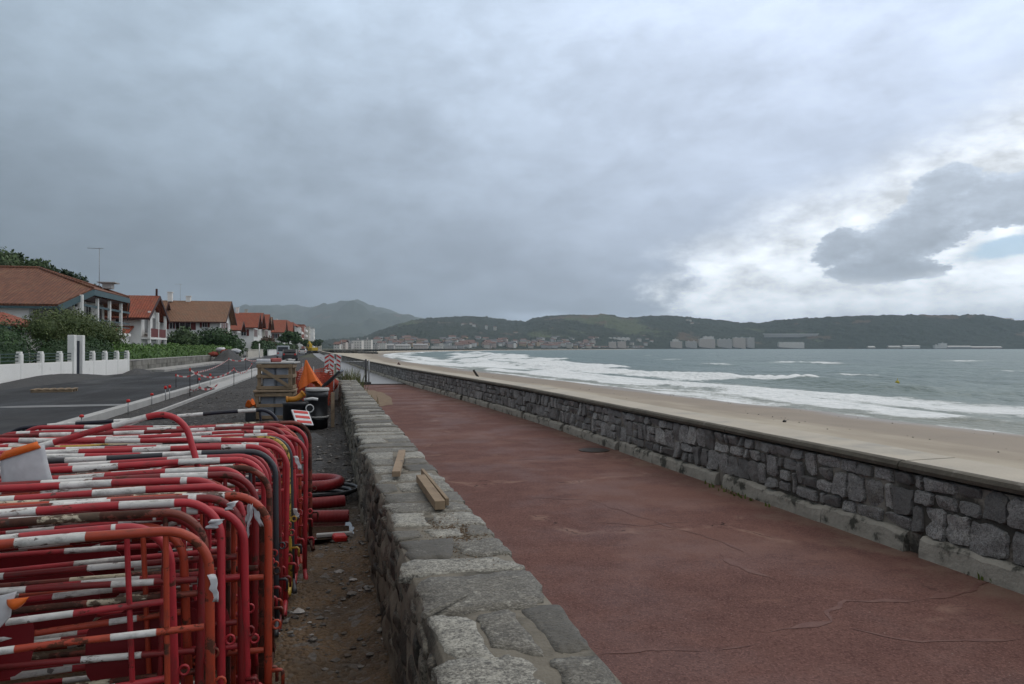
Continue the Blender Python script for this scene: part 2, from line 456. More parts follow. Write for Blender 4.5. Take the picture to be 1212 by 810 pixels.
tag(b.build('edging_strip', M_KERB), kind='structure')
b = MB(); b.poly([(-4.88, 33, .012), (-4.055, 30, .012), (-4.055, 108, .012), (-4.88, 108, .012)])
tag(b.build('pavement', M_KERB), kind='structure')
b = MB(); b.box((-11.1, 92, .06), (1.3, 78, .26), bev=.03)
tag(b.build('far_pavement', M_CONC), kind='structure')
# promenade
b = MB(); ysp = [-6+1.0*i for i in range(39)]+[32.6]; pv = []
for y in ysp: pv.append([b.vert((.80, y, .0)), b.vert((wallX(y)+.05, y, .0))])
for p, q in zip(pv, pv[1:]): b.face((p[0], p[1], q[1], q[0]))
tag(b.build('promenade', M_PROM), kind='structure')
b = MB(); pv = []
for y in [32.6, 36, 40, 46, 54, 64, 76, 89, 110, 140, 180, 240, 330, 420]: pv.append([b.vert((min(.95, wallX(y)-2.2) if y > 80 else .85, y, .0)), b.vert((wallX(y)+.05, y, .0))])
for p, q in zip(pv, pv[1:]): b.face((p[0], p[1], q[1], q[0]))
tag(b.build('concrete_path', M_PATH), kind='structure')
b = MB(); b.box((2.1, 32.62, .012), (2.5, .10, .05), bev=.01)
tag(b.build('path_edge', mat('dark_edge', (.05, .05, .05))), kind='structure')

# ------------------------------------------------------------------ sea
def build_sea():
    NA, NR = 620, 330
    b = MB(); b.sm = True; foam = []; shoal = []
    caps = [on(1140, 428, -3), on(1195, 440.5, -3), on(975, 431, -3), on(640, 428, -3), on(575, 422, -3), on(612, 424, -3), on(655, 429, -3), on(850, 433, -3), on(1010, 447, -3), on(560, 419, -3), on(930, 429.5, -3)]
    ids = []
    for i in range(NA+1):
        a = rad(-8+84*i/NA)
        row = []
        for j in range(NR+1):
            r = 24*(4600/24)**(j/NR)
            x, y = r*math.sin(a), r*math.cos(a)
            s = shoreX(min(y, 2450)); o = x-s
            if o < -14: row.append(None); continue
            w = fbm(y*.012, o*.004, 9, 3); amp = sstep(0, 30, o)
            far = 1/(1+r/500)
            fz = 0
            # swell
            ph = o*.28+w*4.0
            h = amp*(.20*math.sin(ph)+.17*fbm(o*.16, y*.05, 1, 4)+.10*fbm(o*.5, y*.28, 4, 3)*far*2)
            f = 0.0
            # swash sheet
            sw = 15+5*fbm(y*.03, 0, 2, 3)
            edge = .8*fbm(y*.12, .3, 5, 3)+1.4*fbm(y*.03, 7, 5, 2)
            if y < 95: width = 25
            else: width = lerp(25, 29, sstep(95, 230, y))
            f = max(f, (.62+.6*fbm(o*.10, y*.018, 8, 4))*sstep(-3.2, -.6, o+edge)*(1-sstep(width*.45, width*1.1, o+4*w)))
            f -= .22*sstep(5, 12, o)*(1-sstep(15, 24, o))*fbm(o*.12, y*.03, 3, 4)*1.6 if f > .2 else 0
            # breaking lines: (offset, y start, y end, width, height)
            for (bo, y0, y1, bw, bh) in ((23, 86, 330, 6, .75), (29.5, 74, 100, 2.6, .55), (38, 150, 420, 8, .8), (54, 230, 600, 9, .9), (12.5, 46, 150, 4, .35), (76, 380, 800, 10, .9), (7, 24, 420, 3, .18)):
                m_ = sstep(y0, y0+14, y+5*w)*(1-sstep(y1-60 if y1 > 200 else y1-8, y1, y))
                if m_ <= 0: continue
                q = o-bo-5*fbm(y*.018, bo, 6, 3)
                h += m_*bh*math.exp(-(q/(bw*.42))**2)
                f = max(f, m_*.95*math.exp(-max(0, (q-bw*.12)/(bw*.30))**2-max(0, -(q/(bw*1.25)))**2)*(.55+.75*sstep(-.35, .25, fbm(y*.045, bo, 2, 3))))
            # unbroken green ridge continuing toward us
            q = o-27-3*fbm(y*.018, 23, 6, 3); m_ = sstep(58, 66, y)*(1-sstep(84, 92, y))
            h += m_*.6*math.exp(-(q/2.6)**2); f = max(f, m_*.48*math.exp(-((q+.8)/.8)**2)*sstep(.0, .5, fbm(y*.14, 3, 3, 3)))
            for (rx, y0, y1, hh) in ((62, 40, 90, .4), (88, 60, 130, .45), (105, 30, 160, .4), (150, 100, 240, .5), (48, 26, 48, .35)):
                m_ = sstep(y0, y0+10, y)*(1-sstep(y1-12, y1, y)); q = o-rx-6*fbm(y*.02, rx, 1, 3)
                h += m_*hh*math.exp(-(q/3.2)**2)
            for ci, c in enumerate(caps):
                L = 4+.035*c.length; q1 = (x-c.x)/(1.2+.012*c.length); q2 = (y-c.y)/L
                if abs(q1) < 3 and abs(q2) < 3:
                    e = math.exp(-q1*q1-q2*q2); h += .45*e; f = max(f, .75*e)
            # scattered small whitecaps
            if o > 35:
                cc = fbm(x*.035, y*.02, 17, 4); f = max(f, .5*sstep(.62, .85, cc))
            row.append(b.vert((x, y, -3+h)))
            foam.append(max(0, f)); shoal.append((1-sstep(0, 16, o))*.8+.25*(1-sstep(10, 60, o)))
        ids.append(row)
    for p, q in zip(ids, ids[1:]):
        for j in range(NR):
            t = (p[j], p[j+1], q[j+1], q[j])
            if None not in t: b.face(t)
    o = b.build('sea', M_SEA); me = o.data
    for nm, arr in (('foam', foam), ('shoal', shoal)):
        a = me.attributes.new(nm, 'FLOAT', 'POINT'); a.data.foreach_set('value', arr)
    tag(o, kind='structure')
build_sea()

# ------------------------------------------------------------------ hills
def build_hill(name, prof, dshore, dridge, mat_, u0, u1, nu, nv, rough, canopy, back=1.5, seed=0):
    b = MB(); b.sm = True; fld = []; ids = []
    for i in range(nu+1):
        u = lerp(u0, u1, i/nu)
        hd = ray(u, HZ); k = 1.0
        d0 = dshore(u); d1 = dridge(u)
        hr = (HZ-interp(u, prof))/FP*d1+EYE
        row = []
        for j in range(nv+1):
            t = back*(j/nv)
            d = lerp(d0, d1, t) if t <= 1 else d1*(1+(t-1)*.5)
            x, y = hd.x*d, hd.y*d
            if t <= 1:
                base = hr*(.06*min(1, t*12)+.94*sstep(.02, 1.08, t)**.95)
                base = hr*(.05*min(1, t*12)+.95*(.62*t+.38*sstep(0, 1, t)))
            else: base = hr*(1-1.3*(t-1)**1.5/(back-1))
            g_ = fbm(x/520, y/520, seed, 4)
            n_ = rough*hr*g_*math.sin(PI*min(1, t))*1.0
            c_ = canopy*(abs(noise.noise(Vector((x/17, y/17, seed))))*1.0+.8*noise.noise(Vector((x/42, y/42, seed+3))))
            row.append(b.vert((x, y, max(-1.0, base+n_+c_*min(1, t*6)-.3)))); fld.append(min(1, max(0, .5+g_)))
        ids.append(row)
    for p, q in zip(ids, ids[1:]):
        for j in range(nv): b.face((p[j], q[j], q[j+1], p[j+1]))
    o = b.build(name, mat_); a = o.data.attributes.new('field', 'FLOAT', 'POINT'); a.data.foreach_set('value', fld)
    tag(o, kind='structure')
    return o
MH1 = m_hill('wooded_hill', ((.018, .028, .019), (.010, .017, .013), (.032, .044, .027)), ((.072, .088, .048), (.055, .072, .040)), .735)
MH2 = m_hill('headland_wood', ((.016, .026, .018), (.009, .016, .012), (.026, .037, .022)), ((.07, .10, .045), (.06, .08, .04)), .86)
MH3 = m_hill('mountain_side', ((.040, .052, .034), (.030, .042, .030), (.05, .06, .04)), ((.06, .075, .045), (.05, .06, .04)), .80)
PROF1 = [(380, 404), (430, 400), (450, 392), (475, 384), (500, 378), (550, 375), (575, 376), (605, 380), (622, 381), (632, 377), (650, 375), (668, 373.5), (700, 374), (715, 372.5), (740, 377), (760, 375.5), (785, 374), (805, 375), (830, 378), (850, 379), (875, 382.5), (900, 383), (915, 380), (940, 378), (970, 377)]
build_hill('wooded_hillside', PROF1, lambda u: interp(u, [(380, 1650), (560, 2150), (700, 2600), (900, 3020), (1000, 3120)]), lambda u: interp(u, [(380, 3700), (600, 4000), (800, 4000), (1000, 3900)]), MH1, 372, 975, 760, 120, .16, 9.5, seed=2)
PROF2 = [(860, 402), (880, 394), (905, 386), (930, 380), (960, 377), (1000, 375), (1040, 373.5), (1085, 373), (1130, 373.5), (1165, 373), (1178, 375), (1192, 378.5), (1212, 380), (1260, 384), (1330, 396), (1400, 408)]
build_hill('headland', PROF2, lambda u: 3150, lambda u: 3700, MH2, 868, 1392, 640, 84, .16, 9.0, seed=5)
PROF3 = [(-700, 372), (150, 371), (230, 369), (270, 367), (300, 363), (322, 362), (345, 362.5), (365, 364), (385, 361), (400, 358.5), (410, 357), (420, 358), (432, 361), (446, 365), (470, 371), (500, 376.5), (560, 392), (640, 404)]
build_hill('far_mountain', PROF3, lambda u: 4800, lambda u: 11000, MH3, -250, 640, 360, 50, .25, 5, seed=8)
# ------------------------------------------------------------------ haze: the rain-damp air of the bay
m, n = newmat('haze_air')
pv_ = n.node('ShaderNodeVolumePrincipled', {'Color': (.74, .87, 1.0), 'Density': .000068, 'Anisotropy': .0})
n.node('ShaderNodeOutputMaterial', {'Volume': pv_.outputs[0]})
b = MB(); b.box((500, 5600, 360), (26000, 13600, 742))
tag(b.build('haze', m), kind='stuff', label='pale damp air over the bay', cat='haze')
# ------------------------------------------------------------------ stone walls
def m_stone(name, dark, mid, light, lich, moss, rough=.75, bd=.012):
    m, n = newmat(name); co = n.coord(); t = n.attr()
    a = n.noise(co, 7, 6, .62); f = n.noise(co, 70, 4, .6); b_ = n.noise(co, 2.2, 4)
    col = n.mix(t.step(.0, .5), dark, mid); col = n.mix(t.step(.5, 1.0), col, light)
    col = n.mix(a.map(.3, .7, 0, .55), col, dark)
    col = n.mix(f.step(.58, .72)*.55, col, tuple(x*.35 for x in mid))
    col = n.mix((n.noise(co, 16, 6, .7)+ (t-.5)*.18).step(.55, .68)*.75, col, lich)
    col = n.mix((b_*.6+a*.4).step(.56, .66)*.6, col, moss)
    gr = n.noise(co, 95, 5, .7); g2 = n.noise(co, 34, 6, .72); col = n.mix((gr*.6+g2*.4).step(.52, .57)*t.step(.2, .8)*.8, col, tuple(min(.42, x*1.35) for x in light)); col = n.mix((gr*.6+g2*.4).step(.485, .44)*.75, col, tuple(x*.6 for x in dark))
    h = a*1.0+f*.35+gr*.25+n.noise(co, 25, 5, .65)*.7
    n.out(col, rough, n.bump(h, .9, bd), .3)
    return m
M_CAPSTONE = m_stone('capping_stone', (.062, .056, .046), (.125, .115, .094), (.27, .262, .228), (.30, .29, .25), (.060, .055, .040), .6, .007)
M_RUBBLE = m_stone('rubble_stone', (.030, .028, .024), (.070, .062, .050), (.14, .125, .10), (.17, .16, .13), (.040, .040, .024))
M_BLUESTONE = m_stone('seawall_stone', (.140, .138, .135), (.262, .258, .252), (.37, .364, .35), (.40, .39, .36), (.12, .105, .08), .66, .02)
M_MORTAR = mat('old_mortar', (.19, .172, .138), (.115, .102, .080), 4, .8, .8, 60, .006, dirt=(.045, .042, .034), dscale=3, dlo=.5, dhi=.65)
M_DMORTAR = mat('dark_mortar', (.085, .080, .070), (.045, .042, .037), 3, .85, .8, 50, .008, dirt=(.21, .195, .17), dscale=2.2, dlo=.46, dhi=.58)
M_PLINTH = mat('flaking_render', (.37, .35, .305), (.26, .245, .21), 4, .85, .9, 30, .012, dirt=(.060, .060, .050), dscale=4, dlo=.54, dhi=.64)
M_COPING = mat('pale_coping', (.46, .415, .34), (.38, .345, .285), 1.6, .7, .3, 70, .002, dirt=(.30, .285, .25), dscale=1.1, dlo=.52, dhi=.7)
M_RIM = mat('mossy_rim', (.125, .113, .09), (.072, .065, .052), 5, .85, .8, 40, .006, dirt=(.15, .14, .12), dscale=6, dlo=.58, dhi=.68)

def stone(mb, cx, cy, hx, hy, z0, z1, rng, frame, n=5, jit=.10, rough=.006, bev=.012, smooth=True):
    """irregular stone: outline with ragged edges, rounded shoulders and an uneven top; frame maps (a,b,h) to world"""
    pts = []
    cj = [(rng.uniform(-jit, jit)*hx*1.2, rng.uniform(-jit, jit)*hy*1.2) for _ in range(4)]
    cs = [(-hx+cj[0][0], -hy+cj[0][1]), (hx+cj[1][0], -hy+cj[1][1]), (hx+cj[2][0], hy+cj[2][1]), (-hx+cj[3][0], hy+cj[3][1])]
    for k in range(4):
        a, b_ = cs[k], cs[(k+1) % 4]
        for i in range(n):
            t = i/n; e = min(hx, hy)
            px, py = lerp(a[0], b_[0], t), lerp(a[1], b_[1], t)
            if i == 0: px *= 1-.16*rng.random(); py *= 1-.16*rng.random()
            w = e*.11; pts.append((px+rng.uniform(-w, w), py+rng.uniform(-w, w)))
    rings = []
    so = rng.uniform(0, 99); tlx, tly = rng.uniform(-1, 1)*rough*1.6, rng.uniform(-1, 1)*rough*1.6
    for s_, z in ((1.0, z0), (1.0-.1*bev/min(hx, hy), lerp(z0, z1, .6)), (1-bev/min(hx, hy)*.8, z1-bev*.3), (.62, z1+.002), (.28, z1+.003)):
        ring = []
        for px, py in pts:
            h = z
            if z > z0+.001: h += rough*1.6*noise.noise(Vector(((cx+px*s_)*9, (cy+py*s_)*9, so)))+tlx*px/hx*s_+tly*py/hy*s_
            ring.append(mb.vert(frame(cx+px*s_, cy+py*s_, h)))
        rings.append(ring)
    N = len(pts)
    for k, (a, b_) in enumerate(zip(rings, rings[1:])):
        for i in range(N):
            j = (i+1) % N; mb.face((a[i], a[j], b_[j], b_[i]), smooth=smooth and k >= 1)
    mb.face(rings[-1], smooth=smooth)

def left_wall():
    rng = random.Random(11)
    W = thing('stone_wall', 'low rough stone wall with broad irregular capping stones beside the dug-up verge', 'stone wall', (.58, 8, 0))
    off = Vector((-.58, -8, 0))
    fr = lambda a, b_, h: Vector((min(a, .843+.004*noise.noise(Vector((b_*9, 1, 1)))), b_, h))+off
    # core
    b = MB(); b.sm = True
    y0, y1 = -2.2, 22.6; ys = [y0]
    while ys[-1] < y1: ys.append(min(y1, ys[-1]+max(.045, .006*abs(ys[-1]))))
    prof = [(.30, -.06), (.315, .06), (.318, .14), (.322, .22), (.326, .30), (.330, .38), (.334, .46), (.338, .54), (.340, .605), (.352, .630), (.47, .637), (.58, .638), (.70, .637), (.822, .635), (.834, .61), (.826, .3), (.826, -.06)]
    dense = [prof[0]]
    for p, q in zip(prof, prof[1:]):
        k = 3 if q[0] < .36 else 1
        for i in range(1, k+1): dense.append((lerp(p[0], q[0], i/k), lerp(p[1], q[1], i/k)))
    g = []
    for y in ys:
        row = []
        for x, z in dense:
            nx = 0
            if x < .36 and z < .6:
                nx = -.028*noise.noise(Vector((y*5, z*9, 3)))-.014*noise.noise(Vector((y*17, z*22, 5)))
            row.append(b.vert(fr(x+nx, y, z+(.003*noise.noise(Vector((x*9, y*7, 1)))+.0015*noise.noise(Vector((x*40, y*40, 1))) if z > .58 else 0))))
        g.append(row)
    for p, q in zip(g, g[1:]):
        for i in range(len(dense)-1): b.face((p[i], q[i], q[i+1], p[i+1]))
    b.face(g[-1], smooth=False); b.face(g[0][::-1], smooth=False)
    b.build('wall_core', M_MORTAR, W)
    # rubble stones in the rough left face
    b = MB(); z = .02
    while z < .56:
        h = rng.uniform(.09, .17); h = min(h, .60-z)
        y = -1.2
        while y < 22.3:
            l = rng.uniform(.12, .40)
            b.tint = rng.random()
            f2 = lambda a, c, hh: Vector((.322+.045*(c-.0)*.6-hh, a, c))+off
            stone(b, y+l/2, z+h/2, l/2-.014, h/2-.012, -.03, rng.uniform(.000, .013), rng, f2, n=4, jit=.22, rough=.010, bev=.008)
            y += l
        z += h
    b.build('rubble_face', M_RUBBLE, W)
    # capping stones
    b = MB(); y = -1.9
    while y < 22.5:
        l = rng.uniform(.20, .46); sp = rng.random()
        l = min(l, 22.62-y+.02)
        if l < .1: break
        if sp < .42: cuts = [.335, .838]
        elif sp < .9: c_ = rng.uniform(.50, .68); cuts = [.335, c_, .838]
        else: c1 = rng.uniform(.46, .52); cuts = [.335, c1, rng.uniform(.63, .70), .838]
        for a, c_ in zip(cuts, cuts[1:]):
            b.tint = rng.choice([.15, .3, .35, .5, .55, .75, .95, .9])+rng.uniform(-.1, .1)
            sh = rng.uniform(-.04, .04) if len(cuts) > 2 else 0
            stone(b, (a+c_)/2+rng.uniform(-.008, .008), y+l/2+sh*.5, (c_-a)/2-rng.uniform(.004, .014), l/2-rng.uniform(.004, .020), .605, .6395+rng.uniform(-.0015, .002), rng, fr, n=8, jit=.24, rough=.0014, bev=.004)
        y += l
    b.build('capping', M_CAPSTONE, W)
left_wall()

M_HOLE = mat('dark_hole', (.006, .006, .006), rough=.95)
def seawall():
    rng = random.Random(5)
    Wt = thing('seawall', 'long dark stone seawall with pale coping between the red promenade and the beach', 'seawall', (4.4, 20, 0))
    off = Vector((-4.4, -20, 0))
    # arclength along the wall
    sy = [-3.0]; 
    while sy[-1] < 410: sy.append(sy[-1]+max(.25, .01*sy[-1]))
    def frm(y):
        x = wallX(y); dx = (wallX(y+.3)-wallX(y-.3))/.6
        t = Vector((dx, 1, 0)).normalized(); return Vector((x, y, 0)), t, Vector((-t.y, t.x, 0))   # point, tangent, toward the path
    def sweep(prof, mat_, name, jit=0, y0=-3, y1=405):
        b = MB(); g = []
        for y in [q for q in sy if y0 <= q <= y1]:
            p, t, nn = frm(y)
            g.append([b.vert(p+nn*(a+jit*noise.noise(Vector((y*3, h*9, a))))+Vector((0, 0, h+jit*.6*noise.noise(Vector((y*2.2, a*5, h*7)))))+off) for a, h in prof])
        n_ = len(prof)
        for p, q in zip(g, g[1:]):
            for i in range(n_):
                j = (i+1) % n_; b.face((p[i], p[j], q[j], q[i]))
        b.face(g[0]); b.face(g[-1][::-1])
        return b.build(name, mat_, Wt)
    sweep([(-.026, .02), (-.026, .61), (-.46, .61), (-.46, -2.4), (-.30, -2.4)], M_DMORTAR, 'wall_core')
    # squared rubble face: random rectangles packed on a grid of half-bricks
    b = MB(); CW = .105; z0, RH = .157, .1165
    ny = int(95/CW); occ = [[False]*4 for _ in range(ny)]
    y00 = -2.6
    for i in range(ny):
        for r in range(4):
            if occ[i][r]: continue
            w = rng.choice([1, 2, 2, 2, 3]); h = rng.choice([1, 2, 2, 2] if w < 3 else [1, 1, 2])
            if w == 1 and h == 1: w = rng.choice([1, 2, 2])
            while w > 1 and (i+w > ny or any(occ[k][r] for k in range(i, i+w) if k < ny)): w -= 1
            if r+h > 4 or any(occ[k][r+1] for k in range(i, min(ny, i+w)) if h == 2): h = 1
            for k in range(i, min(ny, i+w)):
                for q in range(h): occ[k][r+q] = True
            yc = y00+(i+w/2)*CW; zc = z0+(r+h/2)*RH
            p, t, nn = frm(yc)
            f2 = lambda a, c, hh: p+t*(a-yc)+nn*hh+Vector((0, 0, c))+off
            b.tint = min(1, max(0, rng.gauss(.45, .27)))
            g_ = rng.uniform(.006, .013)
            stone(b, yc, zc, w*CW/2-g_, h*RH/2-g_, -.055, rng.uniform(-.012, .008), rng, f2, n=5 if yc < 14 else 2, jit=.09, rough=.013 if yc < 20 else .006, bev=.006, smooth=False)
    b.build('masonry', M_BLUESTONE, Wt)
    # continuing face far off, where single stones are a pixel
    b = MB(); y = y00+ny*CW
    while y < 404:
        L = max(.6, .008*y); p, t, nn = frm(y+L/2)
        Rm = Matrix((t, -nn, Vector((0, 0, 1)))).transposed()
        for r in range(2):
            b.tint = min(1, max(0, rng.gauss(.45, .25)))
            b.box(p+nn*(-.04)+Vector((0, 0, .27+r*.235))+off, (L-.03, .09, .215), Rm, bev=.02)
        y += L
    b.build('masonry', M_BLUESTONE, Wt)
    # plinth with weep holes
    drains = [1.9, 4.82, 7.72, 10.8, 13.55, 16.3, 19.3, 22.4, 25.5, 28.6]
    b = MB(); y = -2.8
    stops = sorted(drains)
    for d_ in drains:
        p, t, nn = frm(d_); Rm = Matrix((t, -nn, Vector((0, 0, 1)))).transposed()
        hb = MB(); hb.box(p+nn*(-.052)+Vector((0, 0, .075))+off, (.19, .012, .15), Rm); hb.build('weep_hole', M_HOLE, Wt)
    while y < 90:
        nx_ = next((s_ for s_ in stops if s_-.085 > y-.01), None)
        L = rng.uniform(.35, 1.3)*(1 if y < 30 else 3)
        e = y+L
        if nx_ is not None and e > nx_-.25: e = nx_-.085
        p, t, nn = frm((y+e)/2); Rm = Matrix((t, -nn, Vector((0, 0, 1)))).transposed()
        hh = rng.uniform(.128, .158); n_ = max(2, int((e-y)/.09)); pr = rng.uniform(.022, .045)
        top = []; 
        for k in range(n_+1):
            a = -(e-y)/2+(e-y)*k/n_; yy = (y+e)/2+a
            c_ = 1 if 0 < k < n_ else 0
            j1 = .012*noise.noise(Vector((yy*6, 1, 2)))+.008*rng.uniform(-1, 1); j2 = .016*noise.noise(Vector((yy*5, 7, 2)))+.010*rng.uniform(-1, 1)
            q = lambda ax, hx: b.vert(p+t*a+nn*ax+Vector((0, 0, hx))+off)
            top.append([q(-.06, hh+.012), q(pr*.35+j1-.008*(1-c_), hh+j2), q(pr+j1-.008*(1-c_), hh-.026+j2), q(pr+.006+j1, .05), q(pr+.008, -.03), q(-.06, -.03)])
        for a_, b_ in zip(top, top[1:]):
            for i in range(6):
                j = (i+1) % 6; b.face((a_[i], b_[i], b_[j], a_[j]))
        b.face(top[0]); b.face(top[-1][::-1])
        y = e+.006
        if nx_ is not None and abs(e-(nx_-.085)) < 1e-6: y = nx_+.085
    b.build('plinth', M_PLINTH, Wt)
    # coping in cast lengths
    b = MB(); rim = MB(); y = -2.9; k = 0
    while y < 400:
        L = 2.62 if y < 40 else max(2.62, .06*y); segs = 4
        prev = None; ta = rng.uniform(.3, .7); dz = rng.uniform(-.004, .004); dn = rng.uniform(-.004, .004)
        for q in range(segs+1):
            yy = y+.006+(L-.012)*q/segs; p, t, nn = frm(yy)
            def row(mb, pr): return [mb.vert(p+nn*(a+dn)+Vector((0, 0, h+dz))+off) for a, h in pr]
            j = lambda s_: .007*noise.noise(Vector((yy*4, s_, 3)))
            cur = (row(b, [(-.001, .632), (-.001, .692), (-.012, .703), (-.52, .709), (-.53, .70), (-.53, .632)]),
                   row(rim, [(-.03, .636+j(1)), (.030+j(2), .638+j(1)), (.040+j(3), .668+j(4)), (.024+j(5), .697+j(6)*.5), (.000, .7055), (-.040+j(7)*2, .7065), (-.045, .69)]))
            if prev:
                for mb, a_, c_ in ((b, prev[0], cur[0]), (rim, prev[1], cur[1])):
                    n_ = len(a_)
                    for i in range(n_):
                        jn = (i+1) % n_; mb.face((a_[i], c_[i], c_[jn], a_[jn]))
            else:
                b.face(cur[0][::-1]); rim.face(cur[1][::-1])
            prev = cur
        b.face(prev[0]); rim.face(prev[1])
        y += L
    b.build('coping', M_COPING, Wt); rim.build('coping_edge', M_RIM, Wt)
seawall()

# ------------------------------------------------------------------ loose stones on the verge
def rock(b, c, r, rng):
    ph = rng.uniform(0, 6.28); t = rng.uniform(.45, .8)
    V = []
    for el, n_ in ((-.6, 4), (.25, 5)):
        for k in range(n_):
            a = ph+2*PI*k/n_+rng.uniform(-.4, .4); rr = r*rng.uniform(.75, 1.15)
            V.append(b.vert((c[0]+rr*math.cos(a)*math.cos(el), c[1]+rr*math.sin(a)*math.cos(el)*rng.uniform(.7, 1), c[2]+rr*t*math.sin(el))))
    tp = b.vert((c[0]+rng.uniform(-.2, .2)*r, c[1], c[2]+r*t*rng.uniform(.7, 1)))
    lo, hi = V[:4], V[4:]
    for k in range(5): b.face((hi[k], hi[(k+1) % 5], tp))
    for k in range(5):
        b.face((lo[int(k*.8) % 4], hi[(k+1) % 5], hi[k]))
    for k in range(4): b.face((lo[k], lo[(k+1) % 4], hi[int((k+1)*1.25) % 5]))
def gravel():
    rng = random.Random(3); b = MB()
    for i in range(4600):
        y = 1.4+(rng.random()**1.7)*12; x = rng.uniform(-.75, .31) if y < 7 else rng.uniform(-1.3, .31)
        if y > 8.5 and rng.random() < .3: continue
        if noise.noise(Vector((x*2.5, y*2.0, 4))) < .05 and rng.random() < .85: continue
        r = min(.045, rng.lognormvariate(-4.4, .55)); b.tint = min(1, max(0, rng.gauss(.36, .28)))
        if rng.random() < .015: r = rng.uniform(.03, .055); b.tint = rng.uniform(.4, 1)
        rock(b, (x, y, earth_z(x, y)+r*.12), r, rng)
    for i in range(2600):
        y = rng.uniform(8, 28); x = rng.uniform(-3.8, .3)
        r = min(.05, rng.lognormvariate(-4.2, .45)); b.tint = rng.uniform(0, .35)
        rock(b, (x, y, earth_z(x, y)+r*.2), r, rng)
    m, n = newmat('stone_chips'); co = n.coord(); t = n.attr()
    col = n.mix(t.step(0, .5), (.050, .047, .045), (.155, .145, .132)); col = n.mix(t.step(.55, 1), col, (.38, .37, .36))
    col = n.mix(n.noise(co, 5, 4).step(.5, .62)*.6, col, (.060, .043, .028))
    n.out(col, .55, n.bump(n.noise(co, 60, 3), .5, .004), .35)
    tag(b.build('gravel', m), kind='stuff', label='loose dark and pale gravel on the muddy verge', cat='gravel')
    # dirt spilled on the wall top
    b = MB(); rng = random.Random(9)
    for i in range(900):
        a = rng.gauss(0, 1); c_ = rng.gauss(0, 1); x = .645+.075*a; y = 3.75+.22*c_
        if not .40 < x < .83: continue
        r = rng.uniform(.002, .006); b.tint = rng.uniform(.0, 1); rock(b, (x, y, .640+r*.1), r, rng)
    tag(b.build('spilled_earth', mat('dry_earth', (.17, .115, .07), (.09, .06, .04), 30, .9)), kind='stuff', label='crumbs of brown earth spilled on the wall top', cat='earth')
gravel()
# ------------------------------------------------------------------ stacked site barriers
def m_barrier(name, base, dark, rust, rustamt, bands=True, white=(.72, .72, .70)):
    m, n = newmat(name); co = n.coord(); x, y, z = n.xyz(co)
    oi = n.S(n.node('ShaderNodeObjectInfo').outputs['Random'])
    v = n.node('ShaderNodeVectorMath', {0: co, 1: n.comb(oi*37.0, oi*19.0, oi*11.0)}, operation='ADD').outputs[0]
    col = n.mix(n.noise(v, 5, 5).map(.3, .7, 0, 1), base, dark)
    col = n.mix(oi.map(0, 1, 0, .45), col, tuple(c*.55 for c in base))
    if bands:
        fr = ((x*-1.0+oi*.40)*(1/.47)+(n.noise(v, 40, 3)-.5)*.02).f('FRACT')
        wb = fr.step(.46, .465)*(1.0-fr.step(.88, .885))*(1.0-x.step(-.17, -.165))*x.step(-1.86, -1.855)*z.step(.09, .095)
        wc = n.mix(n.noise(v, 9, 5).map(.3, .75, 0, .8), white, tuple(c*.55 for c in white))
        wc = n.mix(n.noise(n.coord(scale=(1, 3, 3)), 10, 6, .7).step(.62, .66)*.85, wc, rust)
        col = n.mix(wb, col, wc)
    r = n.noise(n.node('ShaderNodeVectorMath', {0: v, 1: (1, 2.2, 2.2)}, operation='MULTIPLY').outputs[0], 6, 7, .7)
    r2 = n.noise(v, 26, 6, .7)
    k = (r*.7+r2*.3).step(.60-rustamt, .64-rustamt)
    col = n.mix(k*.9, col, n.mix(r2.map(.3, .7, 0, 1), rust, tuple(c*.3 for c in rust)))
    gr = n.noise(n.coord(scale=(1.5, 6, 1.5)), 7, 6, .7); col = n.mix(gr.step(.50, .68)*.45, col, (.045, .030, .024))
    col = n.mix(n.vor(v, 55, out='Color').step(.93, .95)*.8, col, (.05, .035, .03))
    n.out(col, k.map(0, 1, .42, .85), n.bump(r2*.6-k, .5, .0015), .4)
    return m
RUST = (.105, .040, .020)
MBAR = {
 'red': m_barrier('crimson_barrier_paint', (.45, .034, .046), (.32, .023, .031), RUST, .02),
 'orange': m_barrier('orange_red_barrier_paint', (.42, .062, .028), (.33, .040, .022), RUST, .05),
 'dark': m_barrier('dark_red_barrier_paint', (.21, .016, .018), (.14, .012, .014), RUST, .04),
 'rust': m_barrier('rusted_barrier_paint', (.21, .045, .028), (.15, .03, .02), (.070, .030, .018), .13, white=(.62, .56, .42)),
 'grey': m_barrier('slate_barrier_paint', (.050, .055, .066), (.035, .038, .045), RUST, -.02),
 'yellow': m_barrier('yellow_barrier_paint', (.52, .36, .055), (.42, .24, .04), (.03, .02, .015), .10, white=(.66, .58, .40)),
 'navy': m_barrier('navy_barrier_paint', (.016, .020, .036), (.012, .014, .022), (.05, .03, .02), -.04),
}
MPLATE = mat('red_barrier_plate', (.19, .012, .017), (.13, .010, .014), 3, .45, .2, 40, .001, dirt=(.10, .03, .02), dscale=4, dlo=.6, dhi=.7)
BL = 2.02
